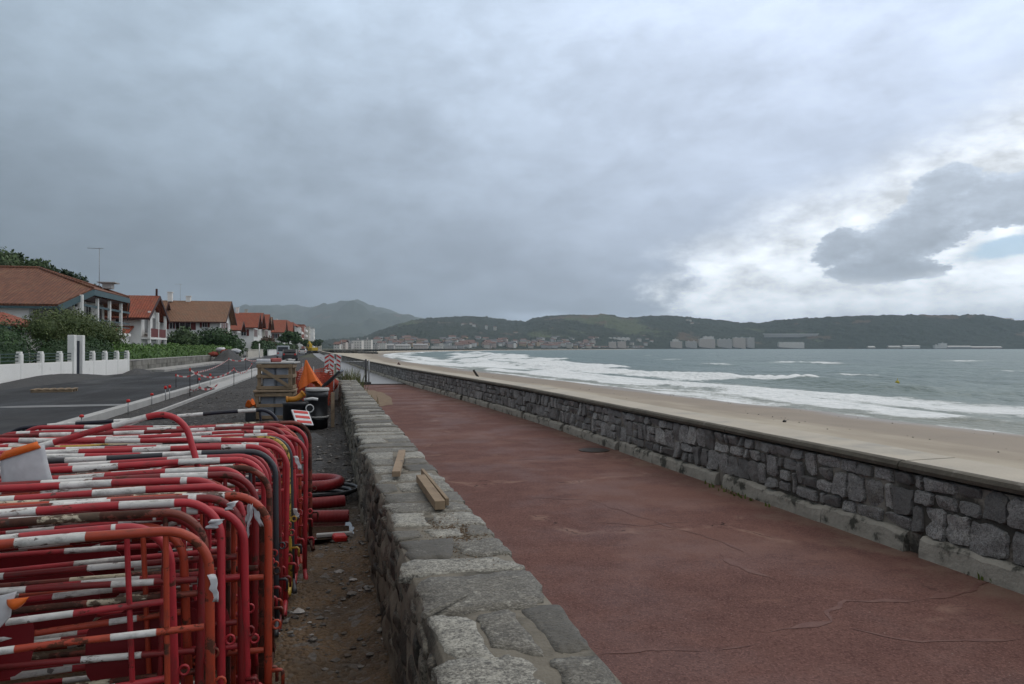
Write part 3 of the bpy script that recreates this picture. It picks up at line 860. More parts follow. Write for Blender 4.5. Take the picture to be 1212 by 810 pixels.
def barrier_proto(kind, plate, extra=None):
    m = MBAR[kind]; T = .0160; Rc = .145
    RZ = {'red': (.72, .44, .17), 'orange': (.66, .36, .15), 'dark': (.76, .50, .24), 'rust': (.69, .40, .13), 'grey': (.74, .47, .2), 'yellow': (.70, .4, .15), 'navy': (.70, .4, .15)}[kind]; H = 1.0
    root = thing('site_barrier', 'x', 'barrier')
    b = MB(); p = [(0, 0, .02), (0, 0, .3), (0, 0, .6), (0, 0, H-Rc)]
    p += [(-Rc+Rc*math.cos(a), 0, H-Rc+Rc*math.sin(a)) for a in [PI/2*k/8 for k in range(1, 9)]]
    p += [(-BL*t, 0, H+.004*math.sin(t*9)) for t in (.2, .4, .6, .8)]
    p += [(-BL+Rc-Rc*math.sin(a), 0, H-Rc+Rc*math.cos(a)) for a in [PI/2*k/8 for k in range(0, 9)]]
    p += [(-BL, 0, .6), (-BL, 0, .3), (-BL, 0, .02)]
    b.tube(p, T, 10); b.build('frame', m, root)
    for z, r in zip(RZ, (.0124, .0124, .0124)):
        b = MB(); b.tube([(-.018, 0, z)]+[(-BL*t, .006*math.sin(t*7+z*9), z+.004*math.sin(t*8+z)) for t in (.25, .5, .75)]+[(-BL+.018, 0, z)], r, 8, caps=False); b.build('rail', m, root)
    for x in ((-.135, -BL+.135) if plate != 2 else ()):
        b = MB(); b.tube([(x, .0, .985), (x, .0, RZ[0])], .0095, 8, caps=False); b.build('upright', m, root)
        b = MB(); b.tube([(x, .0, RZ[0]-.01), (x, .0, RZ[2])], .0095, 8, caps=False); b.build('upright', m, root)
    if plate:
        x0, x1, z0, z1 = (-.045, -.47, .33, .60) if plate == 1 else (-.03, -.66, .44, .68) if plate == 2 else (-.55, -1.72, .46, .70)
        b = MB(); c_ = .085; P = [(cx_+c_*math.cos(a), cz_+c_*math.sin(a)) for cx_, cz_, a0 in ((x1+c_, z1-c_, PI/2), (x1+c_, z0+c_, PI), (x0-c_, z0+c_, 1.5*PI), (x0-c_, z1-c_, 0)) for a in [a0+PI/2*k/4 for k in range(5)]]
        for yy in (-.0025, .0025):
            b.poly([(x, yy, z) for x, z in (P if yy < 0 else P[::-1])])
        for (ax, az_), (bx, bz) in zip(P, P[1:]+P[:1]): b.poly([(ax, -.0025, az_), (ax, .0025, az_), (bx, .0025, bz), (bx, -.0025, bz)])
        b.build('plate', MPLATE, root)
    for x in (-.0, -BL):                                            # feet: short cross tube with turned-up tips
        b = MB(); b.tube([(x, -.17, .012), (x, -.15, .03), (x, 0, .042), (x, .15, .03), (x, .17, .012)], .016, 7); b.build('foot', m, root)
    b = MB()                                                        # coupling: eye on one end, hook on the other
    b.tube([(.016+.016*(1-math.cos(a)), .0, .46+.018*math.sin(a)) for a in [2*PI*k/10 for k in range(10)]], .005, 6, closed=True); b.build('coupling_eye', m, root)
    b = MB(); b.tube([(.015, 0, .27), (.05, 0, .27), (.058, 0, .262), (.058, 0, .21)], .008, 6); b.build('coupling_hook', m, root)
    b = MB(); b.tube([(-BL-.015, 0, .56), (-BL-.05, 0, .56), (-BL-.055, 0, .552), (-BL-.055, 0, .49)], .008, 6); b.build('coupling_hook', m, root)
    return root
protos = {}
def barrier(kind, plate, X, Y, z=0, yaw=0, lean=0, roll=0, label='', name='site_barrier'):
    key = (kind, plate)
    if key not in protos: o = protos[key] = barrier_proto(kind, plate); 
    else: o = copy_tree(protos[key])
    o.location = (X, Y, z); o.rotation_euler = (rad(lean), rad(-roll), rad(yaw)); o.name = name
    o['label'] = label; o['category'] = 'barrier'; o['group'] = 'site barriers stacked on the verge'
    o.rotation_mode = 'XYZ'
    return o
ORD = ['first', 'second', 'third', 'fourth', 'fifth', 'sixth', 'seventh', 'eighth', 'ninth', 'tenth', 'eleventh', 'twelfth', 'thirteenth', 'fourteenth', 'fifteenth', 'sixteenth', 'seventeenth', 'eighteenth', 'nineteenth', 'twentieth', 'twenty-first', 'twenty-second', 'twenty-third', 'twenty-fourth', 'twenty-fifth', 'twenty-sixth', 'twenty-seventh', 'twenty-eighth', 'twenty-ninth', 'thirtieth']
CN = {'red': 'crimson', 'orange': 'orange-red', 'dark': 'dark red', 'rust': 'rusty brown', 'grey': 'slate grey', 'yellow': 'yellow', 'navy': 'navy'}
# front cluster, nearest first
front = [('orange', 0, -.385, 2.74, -.015, 5.0, 1.5, .6, 'nearest orange-red barrier with the lowest corner, closest to the camera'),
         ('rust', 0, -.445, 2.99, -.015, 4.0, -1.0, .3, 'rusty brown barrier just behind the nearest orange-red one'),
         ('red', 1, -.395, 3.05, .005, 2.0, -2.0, .4, 'crimson barrier with a low red plate, third from the front'),
         ('dark', 1, -.330, 3.13, .005, 3.0, -1.2, .2, 'dark red barrier with a red plate, just before the tall rusty-edged one'),
         ('orange', 0, -.235, 3.21, .0, 1.0, 1.0, 0, 'tall orange-red barrier with a white rag tied by its corner, last of the front cluster'),
         ('rust', 0, -.262, 3.255, -.005, 0.4, .6, -.1, 'rusty barrier pressed against the back of the rag-tied orange-red one')]
front += [('red', 3, -.52, 2.90, -.02, 6.5, 3.0, 1.8, 'crimson barrier between the nearest orange-red one and the rusty one, set further left'),
          ('dark', 3, -.47, 2.94, -.03, 2.0, -4.0, -1.2, 'dark red barrier wedged behind the nearest orange-red one, leaning back'),
          ('orange', 0, -.50, 3.07, -.06, 7.5, 2.5, 2.2, 'low orange-red barrier slanting up to the right inside the front cluster'),
          ('red', 0, -.31, 3.17, -.03, 4.5, 3.0, 1.0, 'crimson barrier just before the tall orange-red one, slightly lower')]
for k, p, X, Y, z, yw, le, ro, lb in front: barrier(k, p, X, Y, z, yw, le, ro, lb)
rr = random.Random(21)
kinds = ['red', 'red', 'orange', 'dark', 'dark', 'red', 'rust', 'red', 'orange', 'red', 'grey', 'red', 'dark', 'red', 'red', 'orange', 'red', 'yellow', 'grey', 'red', 'red', 'dark', 'red', 'red', 'dark', 'red', 'orange', 'red', 'red', 'rust']
plates = [3, 0, 0, 3, 0, 0, 1, 0, 0, 3, 0, 0, 3, 0, 1, 0, 0, 0, 0, 3, 0, 0, 1, 0, 0, 0, 0, 3, 0, 0]
XS = [-.37, -.40, -.42, -.31, -.35, -.38, -.27, -.33, -.30, -.28, -.27, -.33, -.25, -.29, -.24, -.26, -.30, -.21, -.20, -.31, -.22, -.25, -.16, -.30, -.28, -.24, -.18, -.27, -.21, -.16]
for i, k in enumerate(kinds):
    Y = 3.42+i*.095+rr.uniform(-.02, .02)
    if i in (17, 18): Y = 5.08+.07*(i-17)
    lb = f'{CN[k]} barrier with white bands, {ORD[i]} of the rear stack counted from the front'
    barrier(k, plates[i], XS[i]+rr.uniform(-.035, .035), Y, rr.uniform(-.035, .02), rr.choice([rr.uniform(-2.6, 3.4), rr.uniform(-2.6, 3.4), rr.uniform(2, 6.5)])+1.0, rr.uniform(-3.4, 3.4), rr.uniform(-1.6, 1.6), lb)
# the odd ones out
p = at(213, 483, 3.78); roll = 15.5
barrier('red', 2, p.x+1.0*math.sin(rad(roll)), p.y, p.z-1.0*math.cos(rad(roll)), 2.0, -3, roll, 'tilted crimson barrier sticking up above the stack with its red plate showing', 'tilted_barrier')
p = at(333, 483, 6.35)
barrier('navy', 0, p.x+.02, p.y, p.z-1.0, 2.5, 2, 3.2, 'navy barrier with one white band, topmost at the far end of the stack')

# white rags and sign boards hanging on the barriers
M_RAG = mat('white_plastic', (.62, .63, .65), (.48, .49, .52), 8, .5, .3, 30, .003)
M_ORANGE = mat('orange_plastic', (.78, .17, .025), (.62, .12, .02), 5, .5, .2, 30, .002)
def ribbon(name, pts, w, label, cat, mat_=M_RAG, seed=1, dirv=(1, 0, 0), group=None):
    rng = random.Random(seed); b = MB(); b.sm = True; row = []
    for i, p in enumerate(pts):
        d = Vector(dirv)*(w/2*(1-.5*i/len(pts)*rng.random())); q = Vector(p)
        a = rng.uniform(-.5, .5); d = Matrix.Rotation(a, 3, 'Z')@d
        row.append((b.vert(q-d), b.vert(q+d*.2+Vector((0, .006, 0))), b.vert(q+d)))
    for p, q in zip(row, row[1:]):
        b.face((p[0], p[1], q[1], q[0])); b.face((p[1], p[2], q[2], q[1]))
    o = b.build(name, mat_); so_ = o.modifiers.new('thick', 'SOLIDIFY'); so_.thickness = .0015
    return tag(o, label, cat, group)
def hang(u, v0, u1, v1, d, w, label, seed):
    a, c_ = at(u, v0, d), at(u1, v1, d); pts = [a.lerp(c_, t/6)+Vector((.004*math.sin(t*2+seed), .004*math.cos(t*3), 0)) for t in range(7)]
    ribbon('plastic_rag', pts, w, label, 'rag', seed=seed, group='white rags tied to barriers')
hang(298, 594, 293, 621, 3.02, .026, 'white rag knotted on the orange-red corner, broad left tail', 2)
hang(299, 594, 310, 623, 3.02, .024, 'white rag knotted on the orange-red corner, short right tail', 3)
hang(299, 596, 292, 640, 3.01, .012, 'white rag knotted on the orange-red corner, long thin tail', 4)
hang(252, 680, 257, 712, 2.52, .026, 'white rag strip on the right post of the nearest barrier', 5)
hang(350, 540, 356, 556, 4.9, .028, 'white and red rag tied beside the yellow barrier', 6)
hang(349, 602, 353, 613, 4.9, .03, 'small white rag low on the yellow barrier', 7)
hang(276, 594, 271, 604, 2.86, .035, 'small torn white rag behind the dark barrier corner', 8)
hang(258, 615, 250, 626, 2.78, .05, 'grey white rag crumpled behind the front corner', 9)
def sheet_board(name, poly, d, bulge, mat_, label, cat, strip=None):
    root = thing(name, label, cat, at(poly[0][0], poly[0][1], d))
    inv = root.location
    def surf(mb, P, n_, off):
        def fn(a, c_):
            u = lerp(lerp(P[0][0], P[1][0], a), lerp(P[3][0], P[2][0], a), c_); v = lerp(lerp(P[0][1], P[1][1], a), lerp(P[3][1], P[2][1], a), c_)
            q = at(u, v, d+.10*c_*0); q += Vector((0, -bulge*math.sin(PI*a)*.8-bulge*math.sin(PI*c_)*.5-off, .0)); return q-inv
        mb.grid(n_, n_, fn)
    b = MB(); surf(b, poly, 10, 0); o = b.build('sheet', mat_, root); s_ = o.modifiers.new('thick', 'SOLIDIFY'); s_.thickness = .004
    if strip:
        b = MB(); surf(b, strip, 8, .012); o = b.build('orange_band', M_ORANGE, root); s_ = o.modifiers.new('thick', 'SOLIDIFY'); s_.thickness = .008
    return root
sheet_board('plastic_sign', [(2, 541), (53, 526), (68, 583), (6, 585)], 3.28, .02, M_RAG, 'bent white plastic sign with an orange top band on the stack', 'sign', [(1, 545), (50, 530), (46, 522), (6, 534)])
sheet_board('torn_sign', [(-14, 706), (22, 699), (14, 728), (-14, 760)], 2.45, .02, M_RAG, 'torn white sign with an orange corner stuck between the nearest rails', 'sign', [(14, 708), (38, 704), (26, 714), (20, 716)])
# ------------------------------------------------------------------ materials for the town side
def m_roof(name, c1, c2, c3, ax='y', px=.24, py=.38, bd=.05):
    m, n = newmat(name); co = n.coord(); x, y, z = n.xyz(co)
    u = x if ax == 'y' else y
    w = (u*(2*PI/px)).f('SINE'); cr = (z*(1/(py*.36))).f('FRACT')
    cell = n.node('ShaderNodeTexWhiteNoise', {'Vector': n.comb((u*(1/px)).f('FLOOR'), (z*(1/(py*.36))).f('FLOOR'), 0.0)}, noise_dimensions='3D')
    t = n.S(cell.outputs['Value'])
    col = n.mix(t, c1, c2)
    col = n.mix(n.noise(co, .9, 6, .65).step(.48, .68)*.75, col, c3)
    col = n.mix(n.noise(co, 7, 4).step(.60, .7)*.5, col, (.12, .10, .08))
    n.out(col, .75, n.bump(w*.5+cr*.35, 1.0, bd), .25)
    return m
RF_BROWN = m_roof('old_brown_tiles', (.185, .078, .048), (.13, .056, .038), (.20, .105, .062))
RF_RED = m_roof('red_tiles', (.27, .072, .040), (.20, .055, .034), (.21, .090, .052))
RF_REDX = m_roof('red_tiles_eastward', (.27, .072, .040), (.20, .055, .034), (.21, .090, .052), ax='x')
RF_TAN = m_roof('tan_tiles', (.225, .125, .078), (.18, .095, .06), (.155, .11, .075))
WH = mat('white_render', (.79, .79, .77), (.71, .71, .69), .7, .8, .15, 30, .004, dirt=(.43, .425, .40), dscale=.6, dlo=.55, dhi=.7)
GREYW = mat('grey_render', (.40, .40, .395), (.34, .34, .335), .6, .85, .15, 30, .004)
CREAM = mat('cream_render', (.50, .475, .42), (.45, .425, .375), .6, .85, .15, 30, .004)
PINK = mat('pink_render', (.42, .20, .16), (.36, .17, .14), .6, .85, .15, 30, .004)
TEAL = mat('teal_paint', (.060, .105, .120), (.045, .085, .098), 3, .5, .1, 30, .002)
DKWOOD = mat('dark_oxblood_wood', (.060, .020, .018), (.04, .014, .013), 3, .6, .2, 20, .004)
DKGREEN = mat('green_rail_paint', (.030, .065, .055), (.022, .05, .043), 3, .5, .1, 30, .002)
GLASS = mat('window_glass', (.030, .035, .042), (.020, .024, .03), 1, .12, 0, 10, .001, spec=.6)
FRAME = mat('white_frame', (.66, .66, .65), (.58, .58, .57), 4, .5, .1, 30, .001)
SHUT = mat('red_shutter', (.16, .028, .024), (.12, .022, .02), 3, .55, .2, 30, .002)
GREENSH = mat('green_shutter', (.03, .085, .06), (.025, .07, .05), 3, .55, .2, 30, .002)

def window(parent, c, w, h, face='S', shutter=None, frame=FRAME, bars=True):
    """c: centre on the outer wall face, local to parent. S faces -Y, E faces +X."""
    ax = Vector((1, 0, 0)) if face == 'S' else Vector((0, 1, 0)); nn = Vector((0, -1, 0)) if face == 'S' else Vector((1, 0, 0))
    c = Vector(c); Mx = Matrix((ax, nn, Vector((0, 0, 1)))).transposed()
    B = lambda mb, a, z, dx, dz, dep, o_: mb.box(c+ax*a+Vector((0, 0, z))+nn*o_, (dx, dep, dz), Mx)
    b = MB(); t = .07
    B(b, 0, h/2-t/2, w, t, .10, .02); B(b, 0, -h/2+t/2, w, t, .10, .02)
    B(b, -w/2+t/2, 0, t, h-2*t, .10, .02); B(b, w/2-t/2, 0, t, h-2*t, .10, .02)
    if bars: B(b, 0, 0, .05, h-2*t, .07, .02)
    B(b, 0, -h/2-.05, w+.2, .08, .18, .06)
    f = b.build('window', frame, parent)
    b = MB(); B(b, 0, 0, w-2*t, h-2*t, .03, .0); b.build('pane', GLASS, f)
    if shutter:
        for s_ in (-1, 1):
            b = MB(); B(b, s_*(w/2+w*.24), 0, w*.45, h, .05, .03); b.build('shutter', shutter, f)
    return f
def tv_antenna(parent, base, h, mat_):
    b = MB(); p = Vector(base); b.tube([p, p+Vector((0, 0, h))], .022, 6)
    b.bar(p+Vector((-.9, 0, h-.05)), p+Vector((.3, 0, h-.05)), .03, .03)
    for k in range(7): 
        q = p+Vector((-.85+k*.17, 0, h-.05)); b.bar(q+Vector((0, -.28, 0)), q+Vector((0, .28, 0)), .02, .02)
    return b.build('antenna', mat_, parent)
METAL = mat('galvanised_metal', (.32, .33, .34), (.24, .245, .25), 4, .45, .1, 40, .001, spec=.5, metal=.6)
BLACK = mat('black_plastic', (.013, .014, .017), (.020, .021, .024), 4, .42, .2, 40, .002, spec=.45)

# ---- the big house with the teal gable
H1 = thing('house', 'large house with hipped brown tile roof, teal eaves and tall white porch columns', 'house', (-22, 64, 0))
o1 = H1.location.copy()
L1 = lambda x, y, z: Vector((x, y, z))-o1
b = MB()
Cc, Ff, Dd, D2, Bb = (-16.9, 60.7, 6.02), (-16.9, 70.9, 6.02), (-18.0, 56.8, 4.62), (-18.0, 74.8, 4.62), (-22.2, 65.8, 7.92)
b.slab([L1(*q) for q in ((-46, 65.8, 7.92), Bb, Cc, Dd, (-46, 56.8, 4.62))], .16)
b.slab([L1(*q) for q in (Bb, Ff, Cc)], .16)
b.slab([L1(*q) for q in (Bb, (-46, 65.8, 7.92), (-46, 74.8, 4.62), D2, Ff)], .16)
rf1 = b.build('roof', RF_BROWN, H1)
b = MB()
for a_, c_ in ((Bb, Cc), (Bb, Ff), ((-46, 65.8, 7.92), Bb)):
    b.tube([L1(*a_)+Vector((0, 0, .03)), L1(*c_)+Vector((0, 0, .03))], .11, 8)
b.build('ridge_tiles', RF_BROWN, rf1)
b = MB(); q = Vector((0, 0, -.30))
for a_, c_ in ((Dd, Cc), (Cc, Ff), (Ff, D2)):
    b.bar(L1(*a_)+q+Vector((.06, 0, 0)), L1(*c_)+q+Vector((.06, 0, 0)), .08, .42)
b.bar(L1(-46, 56.9, 4.38), L1(-18.0, 56.9, 4.38), .06, .16)
b.build('fascia', TEAL, H1)
b = MB(); b.slab([L1(-19.2, 60.9, 5.46), L1(-17.05, 60.9, 5.46), L1(-17.05, 70.7, 5.46), L1(-19.2, 70.7, 5.46)], .05)
b.build('soffit', DKWOOD, H1)
b = MB()
b.box(L1(-33.2, 65.8, 2.25), (26.4, 16.6, 4.6)); b.box(L1(-20.4, 65.8, 2.7), (2.2, 13.6, 5.4))
b.build('wall', WH, H1)
b = MB(); b.box(L1(-18.55, 58.82, 2.3), (2.3, .2, 4.5)); b.build('porch_wall', GREYW, H1)
for y in (59.2, 62.9, 66.2, 69.6):
    b = MB(); b.box(L1(-17.22, y, 2.73), (.22, .22, 5.4), bev=.02); b.build('column', WH, H1)
b = MB(); b.box(L1(-18.3, 66, 2.75), (2.3, 13.4, .26)); b.build('balcony', WH, H1)
b = MB(); 
for z in (3.35, 3.75): b.bar(L1(-17.2, 59.2, z), L1(-17.2, 72.4, z), .05, .09)
b.bar(L1(-17.2, 59.2, 4.72), L1(-17.2, 72.4, 4.72), .05, .16)
b.build('balcony_rail', TEAL, H1)
for y in (61, 64.4, 67.9, 71): window(H1, L1(-19.28, y, 4.25), 1.5, 2.0, 'E'); window(H1, L1(-19.28, y, 1.4), 1.4, 2.0, 'E')
window(H1, L1(-18.5, 58.71, 3.35), .9, 1.15, 'S')
window(H1, L1(-22.5, 57.48, 3.4), 1.3, 1.2, 'S', frame=TEAL)
window(H1, L1(-26.5, 57.48, 3.4), 1.3, 1.2, 'S', frame=TEAL)
window(H1, L1(-31, 57.48, 3.4), 1.3, 1.2, 'S', frame=TEAL)
tv_antenna(H1, L1(-18.6, 68.5, 6.1), 3.9, METAL)
b = MB(); b.box(L1(-18.2, 69.6, 6.9), (.7, .9, .5)); b.slab([L1(-18.9, 68.9, 7.2), L1(-17.5, 68.9, 7.2), L1(-17.5, 70.4, 7.2), L1(-18.9, 70.4, 7.2)], .08); b.build('chimney', GREYW, H1)
# annexe in front
A1 = thing('garden_annexe', 'low white annexe with a small red tile roof in front of the big brown-roofed house', 'outbuilding', (-19, 48, 0))
oA = A1.location.copy()
b = MB(); b.box(Vector((-24, 50.5, 1.45))-oA, (12, 4.6, 2.9)); b.build('wall', WH, A1)
b = MB(); b.slab([Vector(q)-oA for q in ((-32, 47.7, 2.95), (-17.4, 47.7, 2.95), (-18.9, 50.5, 3.75), (-32, 50.5, 3.75))], .14)
b.slab([Vector(q)-oA for q in ((-17.4, 47.7, 2.95), (-17.4, 53.3, 2.95), (-18.9, 50.5, 3.75))], .14); b.build('roof', RF_RED, A1)
b = MB(); b.bar(Vector((-32, 47.75, 2.78))-oA, Vector((-17.4, 47.75, 2.78))-oA, .06, .16); b.build('fascia', TEAL, A1)
window(A1, Vector((-19.4, 48.19, 1.6))-oA, 1.1, 1.2, 'S', GREENSH)

def gable(label, xe, xw, ys, yn, ze, zr, wall=WH, roof=RF_RED, ov=.7, sw=(), ew=(), name='house', shut=None, barge=DKWOOD, chim=(), detail=True, wb=1.1, hb=1.3, ynz=None):
    o = thing(name, label, 'house' if name == 'house' else 'apartment block', (xe, (ys+yn)/2, 0)); oo = o.location.copy()
    L = lambda x, y, z: Vector((x, y, z))-oo
    yr = (ys+yn)/2; zn = ze
    b = MB()
    a = [(xe, ys, -.2), (xe, yn, -.2), (xe, yn, ze), (xe, yr, zr-.15), (xe, ys, ze)]
    c_ = [(xw, y, z) for _, y, z in a]
    ia = [b.vert(L(*q)) for q in a]; ic = [b.vert(L(*q)) for q in c_]
    b.face(ia); b.face(ic[::-1])
    for i in range(5): j = (i+1) % 5; b.face((ia[j], ia[i], ic[i], ic[j]))
    b.build('wall', wall, o)
    s_ = (zr-ze)/(yr-ys); y0, y1 = ys-ov, yn+ov; z0 = ze-ov*s_
    b = MB(); b.slab([L(xw-ov, y0, z0), L(xe+ov, y0, z0), L(xe+ov, yr, zr), L(xw-ov, yr, zr)], .16)
    b.slab([L(xw-ov, yr, zr), L(xe+ov, yr, zr), L(xe+ov, y1, z0), L(xw-ov, y1, z0)], .16)
    r = b.build('roof', roof, o)
    b = MB()
    for y in (y0, y1): b.bar(L(xe+ov+.02, y, z0-.16), L(xe+ov+.02, yr, zr-.16), .07, .30)
    b.bar(L(xw-ov, y0-.02, z0-.14), L(xe+ov, y0-.02, z0-.14), .06, .16)
    b.build('bargeboard', barge, r)
    for (x, y, h) in chim:
        b = MB(); b.box(L(x, y, zr-.2+h/2), (.7, .9, h)); b.box(L(x, y, zr-.2+h+.06), (.9, 1.1, .12)); b.build('chimney', wall, r)
    for (x, z, w, h) in sw: window(o, L(x, ys-.01, z), w, h, 'S', shut)
    for (y, z, w, h) in ew: window(o, L(xe+.01, y, z), w, h, 'E', shut)
    return o, L
# second house, tall white porch posts on the gable
h2, L2 = gable('white gabled house with orange tiles and tall porch posts next to the big house', -17.6, -27, 78.4, 86.0, 5.0, 6.95, WH, RF_RED, .9,
      sw=[(-19.5, 4.2, .8, .5)], ew=[(80.4, 3.9, 1.3, 1.7), (83.8, 3.9, 1.3, 1.7), (80.4, 1.2, 1.3, 2.0), (83.8, 1.2, 1.3, 2.0)])
for y in (78.6, 82.2, 85.8):
    b = MB(); b.box(L2(-16.9, y, 2.6), (.24, .24, 5.2)); b.build('porch_post', WH, h2)
b = MB(); b.box(L2(-17.2, 82.2, 2.55), (.9, 7.6, .2)); b.build('balcony', WH, h2)
b = MB(); b.box(L2(-16.85, 82.2, 3.1), (.08, 7.2, .85)); b.build('balcony_panel', SHUT, h2)
b = MB(); b.slab([L2(-27, 78.3, 3.75), L2(-18.2, 78.3, 3.75), L2(-18.2, 74.6, 2.55), L2(-27, 74.6, 2.55)], .15); b.build('lean_to_roof', RF_RED, h2)
b = MB(); b.box(L2(-23, 76.8, 1.3), (8.8, 3.0, 2.6)); b.build('lean_to_wall', WH, h2)
b = MB(); b.box(L2(-17.0, 82.2, 7.3), (.18, .18, .7)); b.build('finial', DKWOOD, h2)
# third house, broad tan roof
h3, L3 = gable('broad white house with a faded tan roof, dark bargeboards and several chimneys', -17.2, -27.5, 130, 143, 6.4, 9.7, WH, RF_TAN, 1.0,
      sw=[(-24.5, 5.2, 1.0, 1.1), (-22.6, 5.2, 1.7, 1.3), (-19.6, 5.4, .8, .9), (-25.2, 2.9, 1.8, 1.2), (-22.8, 2.4, 1.2, 1.2)], ew=[(132.5, 5.0, 1.2, 2), (135.5, 5.0, 1.2, 2), (138.5, 5.0, 1.2, 2), (132.5, 1.8, 1.2, 2), (137, 1.8, 1.2, 2)], chim=[(-26, 136, 1.5), (-23.2, 136.5, .9)], shut=SHUT)
b = MB(); b.box(L3(-16.6, 136.5, 3.2), (1.2, 11, .3)); b.build('balcony', WH, h3)
tv_antenna(h3, L3(-24.6, 137, 9.6), 3.0, METAL)
gable('small white wing with dark gable peeping out behind the tan-roofed house on its left', -26.2, -34, 128, 135, 6.8, 9.2, WH, RF_TAN, .8, ew=[(130, 5.4, .9, 1.2)])
# the row beyond
row = [('low red-roofed white house tucked against the tan-roofed house', -16.9, -24, 150, 157, 5.4, 6.9, WH, RF_RED),
       ('white house with a dark gable, first of the row past the tan-roofed house', -15, -26, 163, 172, 6.4, 9.0, WH, RF_RED),
       ('white house with a bright orange roof, second in the far row', -15.6, -28, 178, 190, 7.0, 9.9, WH, RF_RED),
       ('cream house with a steep dark gable, third in the far row', -15.6, -28, 198, 209, 7.0, 10.4, CREAM, RF_RED),
       ('white house with a grey-brown roof, fourth in the far row', -16.5, -30, 220, 232, 7.6, 10.6, WH, RF_TAN),
       ('broad white house with red roof and small dormer, fifth in the far row', -14, -30, 246, 262, 7.0, 10.8, WH, RF_RED),
       ('white house half hidden by trees before the pale apartment block', -13, -26, 275, 288, 7.5, 11.0, WH, RF_RED)]
for i, (lb, xe, xw, ys, yn, ze, zr, w_, r_) in enumerate(row):
    gable(lb, xe, xw, ys, yn, ze, zr, w_, r_, .9, sw=[(xe-2, ze-1.6, 1.1, 1.4), (xe-5, ze-1.6, 1.1, 1.4)],
          ew=[(lerp(ys, yn, t), z, 1.2, 1.6) for t in (.2, .5, .8) for z in (1.6, ze-1.6)], shut=(SHUT if i % 2 else None), chim=[(xe-5, (ys+yn)/2, 1.3)])
def block(label, x0, x1, y0, y1, h, wall, roofc, floors, ne, ns, roofh=1.6, name='apartment_block', rec=False):
    o = thing(name, label, 'apartment block', ((x0+x1)/2, (y0+y1)/2, 0)); oo = o.location.copy(); L = lambda x, y, z: Vector((x, y, z))-oo
    b = MB(); b.box(L((x0+x1)/2, (y0+y1)/2, h/2), (x1-x0, y1-y0, h)); b.build('wall', wall, o)
    b = MB(); cx, cy = (x0+x1)/2, (y0+y1)/2
    e = .6; base = [L(x0-e, y0-e, h), L(x1+e, y0-e, h), L(x1+e, y1+e, h), L(x0-e, y1+e, h)]
    if roofh > .5:
        r1, r2 = L(cx-(x1-x0)*.18, cy, h+roofh), L(cx+(x1-x0)*.18, cy, h+roofh)
        ids = [b.vert(q) for q in base]+[b.vert(r1), b.vert(r2)]
        for f in ((0, 1, 5, 4), (1, 2, 5), (2, 3, 4, 5), (3, 0, 4), (3, 2, 1, 0)): b.face([ids[i] for i in f])
    else: b.box(L(cx, cy, h+.25), (x1-x0+.3, y1-y0+.3, .5))
    b.build('roof', roofc, o)
    fh = h/floors
    for f in range(floors):
        z = fh*(f+.5)
        if rec:
            b = MB(); b.box(L(x1+.5, cy, fh*f+.15), (1.0, (y1-y0)*.9, .9)); b.build('balcony', WH, o)
        for k in range(ne): window(o, L(x1+.01, lerp(y0, y1, (k+.5)/ne), z+.1), 1.6, fh*.5, 'E', bars=False)
        for k in range(ns): window(o, L(lerp(x0, x1, (k+.5)/ns), y0-.01, z+.1), 1.3, fh*.45, 'S', bars=False)
    return o
block('pale grey apartment block with a blank end wall and red hipped roof', -22, -12.5, 300, 322, 10.2, GREYW, RF_RED, 4, 4, 0, 2.6)
block('apartment block with a red roof and white balconies beside the blank-ended block', -22, -11.5, 326, 346, 10.6, WH, RF_RED, 4, 4, 2, 2.2, rec=True)
block('red-brown apartment block with white balcony bands', -21, -10.6, 356, 380, 12.0, PINK, RF_RED, 5, 5, 1, .4, rec=True)
block('cream flat-roofed apartment block behind the red-brown one', -20, -9.5, 400, 430, 12.5, CREAM, GREYW, 5, 5, 0, .4)
block('white flat-roofed apartment block, last of the seafront row', -19, -8.0, 450, 490, 13.0, WH, GREYW, 5, 4, 0, .4)
block('low tan building below the far apartment blocks', -14, -4.0, 500, 520, 5.5, CREAM, RF_RED, 2, 3, 2, 1.2)

